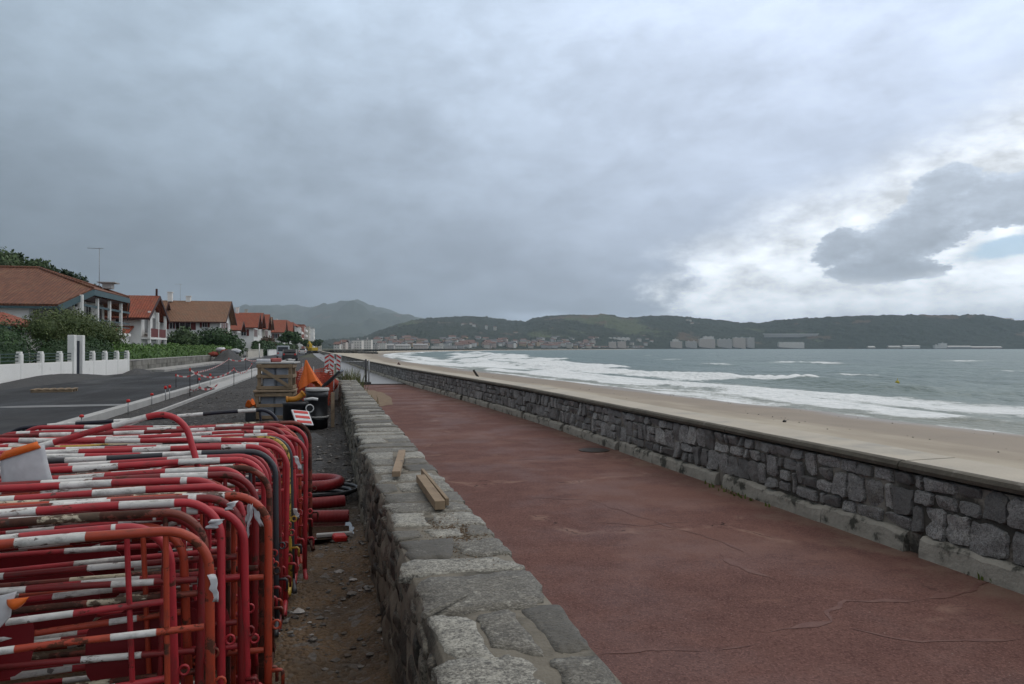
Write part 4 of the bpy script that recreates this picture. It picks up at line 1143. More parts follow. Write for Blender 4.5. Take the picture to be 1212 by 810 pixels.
# ---- white garden wall with rails
def garden_wall():
    P0, P1 = Vector((-14.6, 22, 0)), Vector((-12.2, 51.0, 0))
    d = (P1-P0); Ln = d.length; d.normalize(); nrm = Vector((d.y, -d.x, 0)); Rm = Matrix((d, -nrm, Vector((0, 0, 1)))).transposed()
    o = thing('garden_wall', 'white rendered garden wall with stubby pillars, green rails and a tall gatepost pair', 'garden wall', P0)
    pt = lambda s_, z, a=0: d*s_+nrm*a+Vector((0, 0, z))
    gate = 21.15
    b = MB()
    b.box(pt(gate/2-.25, .42), (gate-.5, .20, .95), Rm, .01); b.box(pt((gate+.95+Ln)/2, .42), (Ln-gate-.95, .20, .95), Rm, .01)
    b.build('wall', WH, o)
    ps = [1.2+2.02*k for k in range(10)]+[gate+2.35, gate+4.15, gate+6.0, Ln-.2]
    for s_ in ps:
        b = MB(); b.box(pt(s_, .66), (.25, .26, 1.36), Rm, .03); b.box(pt(s_, 1.38), (.20, .21, .10), Rm, .04); b.build('pillar', WH, o)
    for s_ in (gate-.30, gate+.75):
        b = MB(); b.box(pt(s_, 1.12), (.31, .34, 2.3), Rm, .02); b.build('gatepost', WH, o)
    b = MB(); b.box(pt(gate+.22, 1.0), (.70, .05, 1.95), Rm); b.build('gate', mat('dark_gate', (.025, .03, .045)), o)
    allp = sorted(ps+[gate-.3, gate+.75])
    for a, c_ in zip(allp, allp[1:]):
        if abs(a-(gate-.3)) < .01: continue
        b = MB()
        for z in (1.02, 1.18, 1.32): b.tube([pt(a, z), pt((a+c_)/2, z-.0), pt(c_, z)], .026, 6, caps=False)
        b.build('rail', DKGREEN, o)
garden_wall()
# grey boundary wall further along
W2 = thing('boundary_wall', 'grey stone boundary wall under the bright green hedge', 'garden wall', (-12.6, 80, 0))
b = MB(); rngw = random.Random(4); y = 51.4
while y < 118:
    l = rngw.uniform(.6, 1.5)
    for r in range(2):
        b.tint = rngw.random(); b.box((.0+rngw.uniform(-.02, .02), y+l/2-80, .19+.38*r), (.34, l-.012, .372), bev=.02)
    y += l
b.build('masonry', mat('pale_wall_stone', (.24, .23, .205), (.15, .145, .13), 1.5, .85, .6, 20, .01, dirt=(.09, .088, .07), dscale=1.2, tint=.25), W2)
b = MB(); b.box((0, 84.7-80, .30), (.28, 66.4, .7)); b.build('wall_core', M_MORTAR, W2)
b = MB(); b.box((0, 84.7-80, .79), (.40, 66.5, .07), bev=.02); b.build('coping', M_CONC, W2)
for (lb, x, y0, y1, h, mt) in (('low cream garden wall past the gravel heap', -12.2, 122, 150, 1.3, CREAM), ('white garden wall in front of the far houses', -11.8, 158, 200, 1.2, WH), ('pale garden wall before the far trees', -11.2, 208, 262, 1.2, CREAM)):
    o = thing('garden_wall', lb, 'garden wall', (x, (y0+y1)/2, 0))
    b = MB(); b.box((0, 0, h/2-.1), (.25, y1-y0, h)); b.build('wall', mt, o)
    b = MB(); b.box((0, 0, h+.0), (.36, y1-y0+.1, .10)); b.build('coping', mt, o)

# ------------------------------------------------------------------ foliage
def m_leaf(name, dark, light, other):
    m, n = newmat(name); t = n.attr(); co = n.coord()
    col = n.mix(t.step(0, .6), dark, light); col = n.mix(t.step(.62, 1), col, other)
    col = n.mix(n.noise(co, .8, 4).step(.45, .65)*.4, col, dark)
    p = n.out(col, .6, None, .25)
    return m
LF_HEDGE = m_leaf('hedge_leaf', (.020, .048, .017), (.036, .076, .025), (.058, .112, .036))
LF_BRIGHT = m_leaf('bright_hedge_leaf', (.060, .125, .028), (.100, .180, .044), (.15, .235, .068))
LF_OLIVE = m_leaf('tamarisk_leaf', (.052, .080, .026), (.092, .122, .042), (.155, .172, .070))
LF_PINE = m_leaf('pine_leaf', (.016, .036, .017), (.028, .056, .024), (.045, .075, .032))
LF_MID = m_leaf('shrub_leaf', (.036, .066, .027), (.060, .098, .037), (.088, .130, .050))
BARK = mat('bark', (.07, .055, .042), (.045, .036, .028), 8, .9, .8, 20, .01)
def leaves(b, c, r, n_, size, rng, shell=.55, flat=0, seed=0):
    c = Vector(c); k = 0
    while k < n_:
        d = Vector((rng.gauss(0, 1), rng.gauss(0, 1), rng.gauss(0, 1)))
        if d.length < .01: continue
        d.normalize(); q = rng.uniform(shell, 1.0)
        wob = 1+.28*noise.noise(Vector((d.x*2.2+seed, d.y*2.2, d.z*2.2)))+.16*noise.noise(Vector((d.x*5, d.y*5+seed, d.z*5)))
        p = c+Vector((d.x*r[0], d.y*r[1], d.z*r[2]))*q*wob
        if noise.noise(p*(2.2/max(r))+Vector((seed, 0, 0))) < -.22 and rng.random() < .8: k += .34; continue
        cl = noise.noise(p*(3.2/max(r))+Vector((0, seed, 0)))
        s_ = size*rng.uniform(.6, 1.35)
        u = Vector((rng.gauss(0, 1), rng.gauss(0, 1), rng.gauss(0, .7))).normalized(); nn = (d+.9*u).normalized()
        t = nn.orthogonal().normalized(); t = Matrix.Rotation(rng.uniform(0, 6.28), 3, nn)@t; w = nn.cross(t)
        tn = min(1, max(0, .42+.5*cl+rng.uniform(-.25, .25)))
        b.face([b.vert(p-t*s_), b.vert(p+w*s_*.55), b.vert(p+t*s_), b.vert(p-w*s_*.55)], tint=tn)
        k += 1
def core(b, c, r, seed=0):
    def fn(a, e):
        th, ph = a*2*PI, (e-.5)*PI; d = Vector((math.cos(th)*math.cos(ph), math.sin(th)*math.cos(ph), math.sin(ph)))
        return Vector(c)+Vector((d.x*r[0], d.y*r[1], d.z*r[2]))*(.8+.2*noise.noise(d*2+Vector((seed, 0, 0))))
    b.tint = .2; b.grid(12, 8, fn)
def bush(name, label, cat, pos, lobes, n_, size, leaf, seed, stem=True, group=None):
    rng = random.Random(seed); o = thing(name, label, cat, pos, group=group)
    b = MB(); tot = sum(r[0]*r[1]+r[0]*r[2]+r[1]*r[2] for c, r in lobes)
    for i, (c, r) in enumerate(lobes):
        core(b, c, [x*.72 for x in r], seed+i)
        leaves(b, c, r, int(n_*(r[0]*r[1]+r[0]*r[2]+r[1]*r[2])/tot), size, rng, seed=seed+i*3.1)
    b.build('foliage', leaf, o)
    if stem:
        b = MB()
        for c, r in lobes[:4]:
            b.tube([(c[0]*.15, c[1]*.15, -.1), (c[0]*.5, c[1]*.5, max(.3, c[2]*.55)), (c[0], c[1], c[2])], [.10, .07, .03], 6)
        b.build('stem', BARK, o)
    return o
def tree(label, pos, h, cr, lobes_n, leaf, seed, n_=2600, size=.4, name='pine_tree', cat='tree', group=None, flat=.6):
    rng = random.Random(seed); o = thing(name, label, cat, pos, group=group)
    b = MB(); b.tube([(0, 0, -.2), (.1, .05, h*.3), (.0, .15, h*.62), (.1, .1, h*.86)], [h*.032, h*.026, h*.018, .05], 8)
    L = []
    for k in range(lobes_n):
        a = rng.uniform(0, 6.28); rr_ = cr*rng.uniform(.25, .75) if k else 0; z = h*rng.uniform(.60, .88) if k else h*.84
        r = cr*rng.uniform(.34, .55); L.append(((rr_*math.cos(a), rr_*math.sin(a), z), (r, r, r*flat)))
        b.tube([(.05, .1, h*rng.uniform(.4, .6)), (rr_*.6*math.cos(a), rr_*.6*math.sin(a), z-r*.3), (rr_*math.cos(a), rr_*math.sin(a), z)], [h*.012, h*.008, .02], 5)
    b.build('trunk', BARK, o)
    b = MB()
    for i, (c, r) in enumerate(L):
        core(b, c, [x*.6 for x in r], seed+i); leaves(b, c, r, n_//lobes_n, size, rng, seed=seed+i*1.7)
    b.build('crown', leaf, o)
    return o
def hedge(label, P0, P1, h, w, leaf, seed, dens=170, size=.09, zb=.1):
    rng = random.Random(seed); P0, P1 = Vector(P0), Vector(P1); d = P1-P0; Ln = d.length; d.normalize(); s_ = Vector((d.y, -d.x, 0))
    o = thing('hedge', label, 'hedge', P0); b = MB()
    hh = lambda a: h*(1+.10*noise.noise(Vector((a*.22, seed, 0)))+.05*noise.noise(Vector((a*.9, seed, 3))))
    def fn(a, e):
        t = a*Ln; th = e*PI; q = .84*min(1, max(.0, (.5-abs(a-.5))*Ln/.5))**.5
        prof = Vector((math.copysign(abs(math.cos(th))**.5, math.cos(th))*w/2*q, math.sin(th)**.5*hh(t)*q if math.sin(th) > 0 else 0, 0))
        return d*t+s_*(prof.x+.08*noise.noise(Vector((t, e*4, seed))))+Vector((0, 0, prof.y))
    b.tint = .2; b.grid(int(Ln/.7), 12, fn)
    for i in range(int(Ln*dens)):
        t = rng.random()*Ln; th = rng.random()*PI
        q = rng.uniform(.84, 1.04)+.12*noise.noise(Vector((t*1.1, th*2, seed)))
        q *= .55+.45*min(1, min(t, Ln-t)/.6)**.5; x = math.copysign(abs(math.cos(th))**.5, math.cos(th))*w/2*q; z = math.sin(th)**.5*hh(t)*q
        p = d*t+s_*x+Vector((0, 0, z)); nn = (s_*math.cos(th)+Vector((0, 0, math.sin(th)))+Vector((rng.gauss(0, .6), rng.gauss(0, .6), rng.gauss(0, .6)))).normalized()
        tt = nn.orthogonal().normalized(); tt = Matrix.Rotation(rng.uniform(0, 6.28), 3, nn)@tt; ww = nn.cross(tt); sz = size*rng.uniform(.6, 1.4)
        cl = noise.noise(Vector((t*.5, th*1.6, seed+9)))
        b.face([b.vert(p-tt*sz), b.vert(p+ww*sz*.6), b.vert(p+tt*sz), b.vert(p-ww*sz*.6)], tint=min(1, max(0, .42+.5*cl+rng.uniform(-.25, .25))))
    b.build('foliage', leaf, o)
    return o
hedge('dark clipped hedge behind the left part of the white garden wall', (-16.2, 22, 0), (-14.7, 41.5, 0), 2.25, 1.5, LF_HEDGE, 3, dens=520, size=.06)
hedge('dark clipped hedge beyond the gateposts of the white garden wall', (-14.6, 43.4, 0), (-13.7, 52.2, 0), 2.0, 1.4, LF_HEDGE, 4, dens=520, size=.06)
hedge('bright green long hedge above the grey boundary wall', (-13.6, 52.5, .2), (-13.6, 117, .2), 1.62, 1.3, LF_BRIGHT, 5, dens=260, size=.085)
hedge('green hedge in front of the far row of houses', (-13.4, 150, 0), (-12.8, 215, 0), 2.9, 2.0, LF_HEDGE, 6, dens=50, size=.24)
hedge('dull green hedge at the end of the far row', (-12.2, 222, 0), (-11.6, 290, 0), 2.6, 2.0, LF_MID, 7, dens=40, size=.28)
bush('round_shrub', 'dark rounded shrub at the left edge behind the white wall', 'shrub', (-15.7, 41.6, 0), [((0, 0, 1.75), (1.5, 1.4, 1.5)), ((-1.6, .4, 1.8), (1.4, 1.4, 1.5))], 6000, .06, LF_HEDGE, 31)
bush('tamarisk_shrub', 'large feathery olive-green shrub in front of the big house', 'shrub', (-15.6, 49.5, 0), [((-.5, -1.0, 2.7), (1.25, 1.4, 1.2)), ((.1, .9, 3.05), (1.4, 1.5, 1.1)), ((.5, 3.0, 2.75), (1.4, 1.7, 1.1)), ((1.1, 5.4, 2.4), (1.3, 1.7, 1.1)), ((.2, 1.6, 2.0), (1.4, 3.0, 1.2))], 19000, .065, LF_OLIVE, 32)
bush('round_shrub', 'dark shrub at the end of the white wall beside the olive one', 'shrub', (-14.7, 51.5, 0), [((0, 0, 1.6), (1.3, 1.5, 1.25)), ((-1, -1.6, 1.6), (1.2, 1.3, 1.2))], 5000, .06, LF_HEDGE, 33)
bush('tamarisk_shrub', 'wispy grey-green shrub in front of the tan-roofed house', 'shrub', (-18.2, 104, 0), [((0, 0, 2.7), (2.0, 2.0, 1.6)), ((-1.4, .6, 1.8), (1.6, 1.6, 1.3))], 2200, .20, LF_MID, 34)
bush('broad_bush', 'broad dark bush beside the gravel heap', 'shrub', (-15.4, 112, 0), [((0, 0, 2.7), (2.6, 2.8, 1.9)), ((2.2, 2, 1.7), (1.9, 2.4, 1.5)), ((-2, 0, 1.8), (1.8, 2, 1.5)), ((.6, 4, 2.8), (2.2, 2.4, 1.7))], 4200, .20, LF_HEDGE, 35)
bush('broad_bush', 'mid-green bush between the broad dark bush and the tan-roofed house', 'shrub', (-17.4, 121, 0), [((0, 0, 2.4), (2.2, 2.4, 2.2)), ((-2.6, 1, 1.9), (1.9, 2, 1.7))], 2400, .22, LF_MID, 36)
bush('broad_bush', 'reddish-brown bush in front of the far cream house', 'shrub', (-13.9, 186, 0), [((0, 0, 2.6), (1.9, 2.4, 2.1))], 900, .28, m_leaf('bronze_leaf', (.06, .035, .025), (.09, .055, .035), (.11, .08, .05)), 37)
tree('dark round tree before the fifth house of the far row', (-11.8, 240, 0), 7.0, 4.0, 6, LF_HEDGE, 41, 1500, .42, 'round_tree')
tree('small dark tree beside the white half-hidden house', (-10.4, 268, 0), 5.6, 3.0, 5, LF_MID, 42, 1100, .42, 'round_tree')
tree('tree at the foot of the blank-ended apartment block', (-9.0, 330, 0), 5.0, 3.2, 5, LF_HEDGE, 43, 900, .5, 'round_tree')
tree('tree below the white end block of the seafront row', (-5.8, 440, 0), 6.0, 4.4, 5, LF_PINE, 44, 900, .6, 'round_tree')
gp = 'pines behind the big house'
for i, (u, v, d, cr, lf, lb, nm) in enumerate([(4, 297, 96, 5.6, LF_MID, 'broad lighter green tree behind the big house, leftmost', 'broad_tree'), (-30, 294, 98, 6.0, LF_MID, 'broad lighter tree at the very left edge behind the big roof', 'broad_tree'), (31, 303, 92, 3.0, LF_MID, 'green tree joining the broad tree and the dark pines', 'broad_tree'),
        (55, 307, 100, 2.6, LF_PINE, 'dark pointed pine above the ridge of the big house', 'pine_tree'), (76, 314, 100, 2.8, LF_PINE, 'dark pine above the hip of the big house, middle of the group', 'pine_tree'), (92, 320, 104, 2.6, LF_PINE, 'dark pine behind the hip of the big house, right of the middle one', 'pine_tree'), (112, 333, 104, 1.7, LF_PINE, 'small dark treetop beside the antenna of the big house', 'pine_tree')]):
    p = at(u, v, d); tree(lb, (p.x, p.y, 0), p.z*1.03, cr, 8 if cr > 4 else 6, lf, 50+i, 5200 if cr > 4 else 2400, .26, nm, group=gp, flat=.75 if lf is LF_MID else .9)
# ------------------------------------------------------------------ site clutter
WOOD = mat('raw_pine', (.27, .20, .130), (.19, .14, .09), 6, .75, .4, 60, .002, dirt=(.16, .11, .07), dscale=5, dlo=.55, dhi=.68)
OLDWOOD = mat('weathered_timber', (.30, .225, .155), (.21, .155, .105), 8, .8, .4, 60, .002, dirt=(.13, .10, .08), dscale=5, dlo=.55, dhi=.68)
REDDUCT = mat('red_duct', (.23, .016, .020), (.15, .012, .015), 4, .45, .2, 40, .002, dirt=(.10, .05, .035), dscale=4, dlo=.58, dhi=.68)
YELLOWP = mat('ochre_pipe', (.47, .20, .020), (.38, .15, .016), 4, .5, .2, 40, .002)
GREYWRAP = mat('wrapped_blocks', (.26, .29, .34), (.17, .19, .225), 3, .35, .6, 10, .02, spec=.5)
WHITEP = mat('white_plastic_rim', (.62, .63, .63), (.52, .53, .53), 4, .5, .1, 40, .001)
REDP = mat('signal_red', (.50, .025, .022), (.42, .02, .018), 5, .45, .1, 40, .001)
PALEST = mat('pale_slab', (.42, .42, .41), (.36, .36, .35), 3, .7, .2, 40, .002)
def crate(label, c, w, dpt, h, brace=True, topped=False):
    o = thing('wooden_crate', label, 'crate', c, rz=rad(-4)); t = .075
    def P(mb, x, y, z, dx, dy, dz): mb.box((x, y, z), (dx, dy, dz), bev=.004)
    for sx in (-1, 1):
        for sy in (-1, 1):
            b = MB(); P(b, sx*(w/2-t/2), sy*(dpt/2-t/2), h/2, t, t, h); b.build('corner_post', WOOD, o)
    for z in (.05, h*.52, h-.05):
        for sy in (-1, 1):
            b = MB(); P(b, 0, sy*(dpt/2+.012), z, w, .024, .075); b.build('slat', WOOD, o)
        for sx in (-1, 1):
            b = MB(); P(b, sx*(w/2+.012), 0, z, .024, dpt-.02, .075); b.build('slat', WOOD, o)
    if brace:
        b = MB(); b.bar((-w/2+.08, -dpt/2-.036, h-.10), (w/2-.06, -dpt/2-.036, .08), .07, .022, up=(0, 1, 0)); b.build('brace', WOOD, o)
    return o
cx, cy = -1.145, 17.75
crate('lower wooden crate of the stack on the verge, with dark wrapped load', (cx, cy, 0), .80, .8, .60, False)
crate('upper wooden crate with a diagonal brace, on top of the lower one', (cx+.02, cy, .66), .74, .78, .58)
def load(label, c, w, h, seed):
    rng = random.Random(seed); o = thing('wrapped_load', label, 'blocks', c, rz=rad(-4))
    for k in range(2):
        for j in range(2):
            b = MB(); b.box(((j-.5)*w*.5, 0, h*(.26+.5*k)), (w*.48, .55, h*.46), Matrix.Rotation(rng.uniform(-.04, .04), 3, 'Z'), .03); b.build('block', GREYWRAP if (k+j) % 2 else mat('pale_block', (.34, .37, .42), (.27, .29, .33), 3, .4), o)
load('plastic-wrapped grey blocks inside the lower crate', (cx, cy, .02), .62, .54, 1)
load('plastic-wrapped bluish blocks inside the upper braced crate', (cx+.02, cy, .68), .58, .46, 2)
b = MB(); b.box((0, 0, 0), (.92, .9, .05), bev=.01); o = b.build('board', OLDWOOD, loc=(cx, cy, .632)); tag(o, 'weathered board between the two crates', 'board')
b = MB(); b.box((0, 0, 0), (.84, .95, .035), bev=.008); o = b.build('stone_slab', PALEST, loc=(cx+.05, cy+.1, 1.262)); o.rotation_euler = (0, 0, rad(-6)); tag(o, 'pale stone slab lying on the upper crate', 'slab')
b = MB(); b.box((0, 0, 0), (.22, .2, .09), bev=.03); o = b.build('red_packet', mat('faded_red', (.42, .12, .11)), loc=(cx-.0, cy-.1, 1.325)); o.rotation_euler = (0, 0, .3); tag(o, 'faded red packet on the pale slab', 'packet')
b = MB(); b.box((0, 0, 0), (.30, .24, .07), bev=.03); o = b.build('white_packet', M_RAG, loc=(cx-.26, cy-.15, 1.316)); tag(o, 'white packet on the left of the pale slab', 'packet')
# black chambers
T1 = thing('plastic_chamber', 'tall round black plastic chamber with a pale rim beside the wall', 'manhole chamber', (-.20, 15.35, 0))
b = MB(); b.sm = True; b.lathe([(.205, 0), (.205, .16), (.222, .17), (.222, .19), (.205, .20), (.205, .60), (.215, .61), (.215, .74), (.19, .74), (.19, .2)], (0, 0, 0), 32); b.build('body', BLACK, T1)
b = MB(); b.sm = True; b.lathe([(.23, .74), (.235, .75), (.235, .785), (.225, .80), (.17, .80), (.17, .74)], (0, 0, 0), 32); b.build('rim', PALEST, T1)
b = MB(); b.sm = True; b.lathe([(.224, .205), (.231, .21), (.231, .235), (.224, .24)], (0, 0, 0), 32); b.build('band', PALEST, T1)
T2 = thing('plastic_chamber', 'shorter wide black plastic chamber with a white-ringed pipe socket', 'manhole chamber', (-.60, 14.9, 0))
b = MB(); b.sm = True; b.lathe([(.235, 0), (.235, .50), (.245, .51), (.245, .555), (.225, .56), (.225, .1)], (0, 0, 0), 32); b.build('body', BLACK, T2)
T3 = thing('pipe_socket', 'open white pipe ring mounted between the two black chambers', 'pipe ring', (-.335, 14.72, .44), rot=(rad(90), 0, rad(6)))
b = MB(); b.sm = True; b.lathe([(.062, 0), (.062, .05), (.080, .05), (.080, -.02), (.062, -.02)], (0, 0, 0), 24); b.build('ring', WHITEP, T3)
b = MB(); b.sm = True; b.lathe([(.06, -.30), (.06, .02), (.03, .02)], (0, 0, 0), 20); b.build('bore', BLACK, T3)
def corrugated(path, r, pitch=.035, seg=12):
    P = [Vector(p) for p in path]; out = []; rr_ = []
    for a, c_ in zip(P, P[1:]):
        n_ = max(2, int((c_-a).length/(pitch/4)))
        for i in range(n_): out.append(a.lerp(c_, i/n_))
    out.append(P[-1]); s_ = 0
    for i, p in enumerate(out):
        if i: s_ += (p-out[i-1]).length
        rr_.append(r*(1+.018*math.sin(2*PI*s_/pitch)))
    return out, rr_
EL = thing('pipe_elbow', 'ochre pipe elbow lying on top of the short black chamber', 'pipe', (-.60, 14.9, .557))
EL.scale = (.66, .66, .66)
b = MB(); 
pth = [(-.24, -.02, .075), (-.10, -.02, .075), (.00, -.02, .085), (.08, 0, .125), (.15, .02, .19), (.20, .03, .235)]
b.tube(pth, [.082, .080, .078, .078, .078, .082], 16); b.build('bend', YELLOWP, EL)
b = MB(); b.tube([(.18, .026, .217), (.235, .036, .262)], .095, 16); b.tube([(-.27, -.02, .075), (-.21, -.02, .075)], .094, 16); b.build('collar', YELLOWP, EL)
b = MB(); b.tube([(0, 0, 0), (.16, -.02, .02), (.26, -.02, .0)], .028, 10); o = b.build('white_pipe_offcut', WHITEP, loc=(-.44, 14.85, .60)); tag(o, 'short white pipe offcut beside the ochre elbow', 'pipe')
b = MB(); b.box((0, 0, 0), (.05, .95, .5), bev=.008); o = b.build('black_board', BLACK, loc=(.12, 16.9, .93)); o.rotation_euler = (rad(0), rad(48), rad(-6)); tag(o, 'black panel leaning from the round chamber onto the wall end', 'panel')
b = MB(); b.box((0, 0, 0), (.07, .07, .72)); o = b.build('timber_stake', OLDWOOD, loc=(.10, 15.2, .35)); tag(o, 'brown timber stake standing between the round chamber and the wall', 'stake')
BK = thing('bucket', 'white upturned bucket at the end of the low wall', 'bucket', (.02, 23.9, .62))
b = MB(); b.sm = True; b.lathe([(.13, 0), (.105, .25), (.07, .29)], (0, 0, 0), 20); b.build('body', WHITEP, BK)
b = MB(); b.lathe([(.138, 0), (.138, .03)], (0, 0, 0), 20); b.build('rim', WHITEP, BK)
b = MB(); b.box((0, 0, 0), (.55, 1.6, .62), bev=.02); o = b.build('concrete_block', M_CONC, loc=(.06, 24.0, .31)); tag(o, 'grey concrete block at the end of the low wall', 'block')
# striped board and orange scrap on the barriers' far end
SB = thing('striped_board', 'red and white striped board dropped on the far end of the barrier stack', 'warning board', at(358, 494.5, 6.75), rot=(rad(36), rad(8), rad(24)))
b = MB(); b.box((0, 0, 0), (.165, .20, .014), bev=.003); b.build('board', M_RAG, SB)
for k in range(3):
    b = MB(); b.box((0, -.068+.068*k, .008), (.135, .032, .005)); b.build('red_band', REDP, SB)
b = MB(); b.sm = True
def rag(a, c_): return Vector(((a-.5)*.22, (c_-.5)*.16, .06*math.sin(a*7+c_*3)+.05*math.cos(c_*6)+.12*(1-abs(a-.5)*2)))
b.grid(10, 8, rag); o = b.build('orange_scrap', M_ORANGE, loc=at(297, 477, 16.2)-Vector((0, 0, .1))); o.modifiers.new('thick', 'SOLIDIFY').thickness = .006
tag(o, 'crumpled orange plastic scrap left of the crates', 'plastic scrap')
HP = o.location
b = MB(); b.box((0, 0, 0), (.2, .3, HP.z-.03), bev=.02); o = b.build('dark_block', BLACK, loc=(HP.x, HP.y, (HP.z-.03)/2)); tag(o, 'dark block under the orange scrap', 'block')
# orange netting fence and the draped cloth
def netting():
    m, n = newmat('orange_netting'); co = n.coord(); x, y, z = n.xyz(co)
    gx = ((x+y)*(1/.075)).f('FRACT'); gz = (z*(1/.055)).f('FRACT')
    k = (1.0-gx.step(.34, .36))+(1.0-gz.step(.40, .42))
    col = n.mix(n.noise(co, 4, 4).map(.3, .7, 0, 1), (.44, .075, .035), (.30, .05, .03))
    p = n.node('ShaderNodeBsdfPrincipled', {'Base Color': col, 'Roughness': .55}); t = n.node('ShaderNodeBsdfTransparent')
    mx = n.node('ShaderNodeMixShader', {0: k.f('MINIMUM', 1.0)}); n.put(mx.inputs[1], t.outputs[0]); n.put(mx.inputs[2], p.outputs[0])
    n.node('ShaderNodeOutputMaterial', {'Surface': mx.outputs[0]})
    return m
M_NET = netting()
NF = thing('netting_fence', 'orange mesh safety netting strung between stakes beside the crates', 'safety fence', (-.9, 20.5, 0))
for (p0, p1) in (((0, -.8), (1.05, -.9)), ((1.05, -.9), (.95, 3.6)), ((.0, -.8), (.15, 3.4)), ((.15, 3.4), (.95, 3.6))):
    b = MB(); b.sm = True
    b.grid(16, 8, lambda a, c_: Vector((lerp(p0[0], p1[0], a), lerp(p0[1], p1[1], a)+.06*math.sin(a*9+c_*2), .12+.92*c_-.10*math.sin(PI*a)*c_)))
    b.build('netting', M_NET, NF)
for x, y in ((0, -.8), (1.05, -.9), (.95, 3.6), (.15, 3.4), (.55, -.85)):
    b = MB(); b.tube([(x, y, -.05), (x, y, 1.12)], .014, 6); b.build('stake', METAL, NF)
DC = thing('orange_cloth', 'bright orange safety cloth draped to a point over a stake', 'safety cloth', (-.52, 19.0, 0))
b = MB(); b.sm = True
def dr(a, c_):
    th = a*2*PI; r = .02+.22*c_**1.2*(1+.22*math.sin(th*5+1)+.10*math.sin(th*11)); z = 1.30-.62*c_-.10*c_*math.sin(th*2+.6)
    return Vector((r*math.cos(th)*(1.15)+.10*c_, r*math.sin(th)*.6, z))
b.grid(48, 12, dr); b.build('cloth', M_ORANGE, DC)
b = MB(); b.tube([(0, 0, 0), (0, 0, 1.3)], .014, 6); b.build('stake', METAL, DC)
RNG = random.Random(77)
for i, (lb, x, y, z, s_) in enumerate((('crumpled red netting roll inside the orange fence', -.55, 21.6, .55, .34), ('dark red heap of netting at the back of the orange fence', -.2, 22.8, .62, .36))):
    b = MB(); b.sm = True
    b.grid(24, 14, lambda a, c_: Vector((s_*1.3*math.cos(a*2*PI)*math.sin(c_*PI), s_*math.sin(a*2*PI)*math.sin(c_*PI), s_*.9*math.cos(c_*PI)))*(1+.30*noise.noise(Vector((a*14+i, c_*9, i)))))
    o = b.build('netting_roll', mat('dull_red_netting', (.40, .055, .03), (.16, .03, .02), 18, .8, .8, 40, .02), loc=(x, y, z-.1)); tag(o, lb, 'netting')
b = MB(); b.box((0, 0, 0), (.8, 2.0, .40), bev=.03); o = b.build('dark_pallet_load', mat('dark_load', (.05, .05, .055), (.035, .035, .04)), loc=(-.4, 22.0, .20)); tag(o, 'dark pallet load under the red netting rolls', 'pallet load')
# chevron beacons
def beacon(label, u, v0, v1, d, mirror):
    p = at(u, v1, d); h = (v1-v0)/FP*d; w = .25
    o = thing('chevron_panel', label, 'warning panel', (p.x, p.y, 0), rz=rad(-4), group='chevron panels by the path')
    b = MB(); b.box((0, 0, p.z+h/2), (w, .04, h), bev=.01); b.build('panel', WHITEP, o)
    for k in range(4):
        b = MB(); z = p.z+h*(k+.5)/4; s_ = h*.06*mirror; t = h*.055
        P = [(-w*.44, z-s_*1.4-t), (w*.44, z+s_*1.4-t), (w*.44, z+s_*1.4+t), (-w*.44, z-s_*1.4+t)]
        b.poly([(x, -.023, zz) for x, zz in P]); b.build('red_chevron', REDP, o)
    b = MB(); b.tube([(0, .03, 0), (0, .03, p.z+.1)], .025, 8); b.build('post', METAL, o)
    b = MB(); b.box((0, .03, .06), (.5, .35, .12), bev=.02); b.build('base', BLACK, o)
beacon('left red-and-white striped panel with a rounded top', 387, 420, 441, 38, 1)
beacon('middle red-and-white striped panel of the three', 392.5, 419, 441, 36, -1)
beacon('right red-and-white striped panel beside the grey path', 401, 420, 440, 38, -1)
# gate barrier across the path
GB = thing('path_barrier', 'grey metal tube barrier closing the path where the red surface ends', 'barrier', (1.0, 32.9, 0))
pa, pb = Vector((.55, 33.0, 0))-GB.location, Vector((1.62, 32.9, 0))-GB.location
b = MB(); b.tube([pa+Vector((0, 0, .05)), pa+Vector((0, 0, 1.02))], .022, 8); b.build('post', METAL, GB)
b = MB(); b.tube([pb+Vector((0, 0, .03)), pb+Vector((0, 0, 1.10))], .045, 10); b.build('post', mat('dark_post', (.06, .06, .065)), GB)
b = MB(); b.tube([pb+Vector((.13, 0, .03)), pb+Vector((.13, 0, 1.08))], .025, 8); b.build('post', METAL, GB)
b = MB(); b.tube([pa+Vector((0, 0, 1.0)), pb+Vector((0, 0, 1.0))], .02, 8); b.build('rail', METAL, GB)
b = MB(); b.box(pb+Vector((-.05, 0, .06)), (.55, .3, .12), bev=.03); b.build('foot', BLACK, GB)
# timbers on the wall
def timber(label, a, c_, w, h, mat_=OLDWOOD):
    a, c_ = Vector(a), Vector(c_); o = MB(); m_ = (a+c_)/2; o.bar(a-m_, c_-m_, w, h)
    t = o.build('timber_offcut', mat_, loc=m_); be = t.modifiers.new('b', 'BEVEL'); be.width = .003; be.segments = 2
    tag(t, label, 'timber', 'timber offcuts on the wall')
ZT = .650
def wt(u, v, z=ZT): return on(u, v, z)
timber('flat timber offcut lying farthest on the wall', wt(469, 561, ZT+.035), wt(476, 535, ZT+.025), .060, .040)
timber('long timber offcut with a pale sawn end nearest the camera on the wall', wt(521, 598, ZT+.028), wt(498, 566, ZT+.028), .062, .052, WOOD)
timber('thin timber strip lying against the pale-ended offcut', wt(529.5, 594, ZT+.026), wt(500, 558, ZT+.026), .022, .044, WOOD)
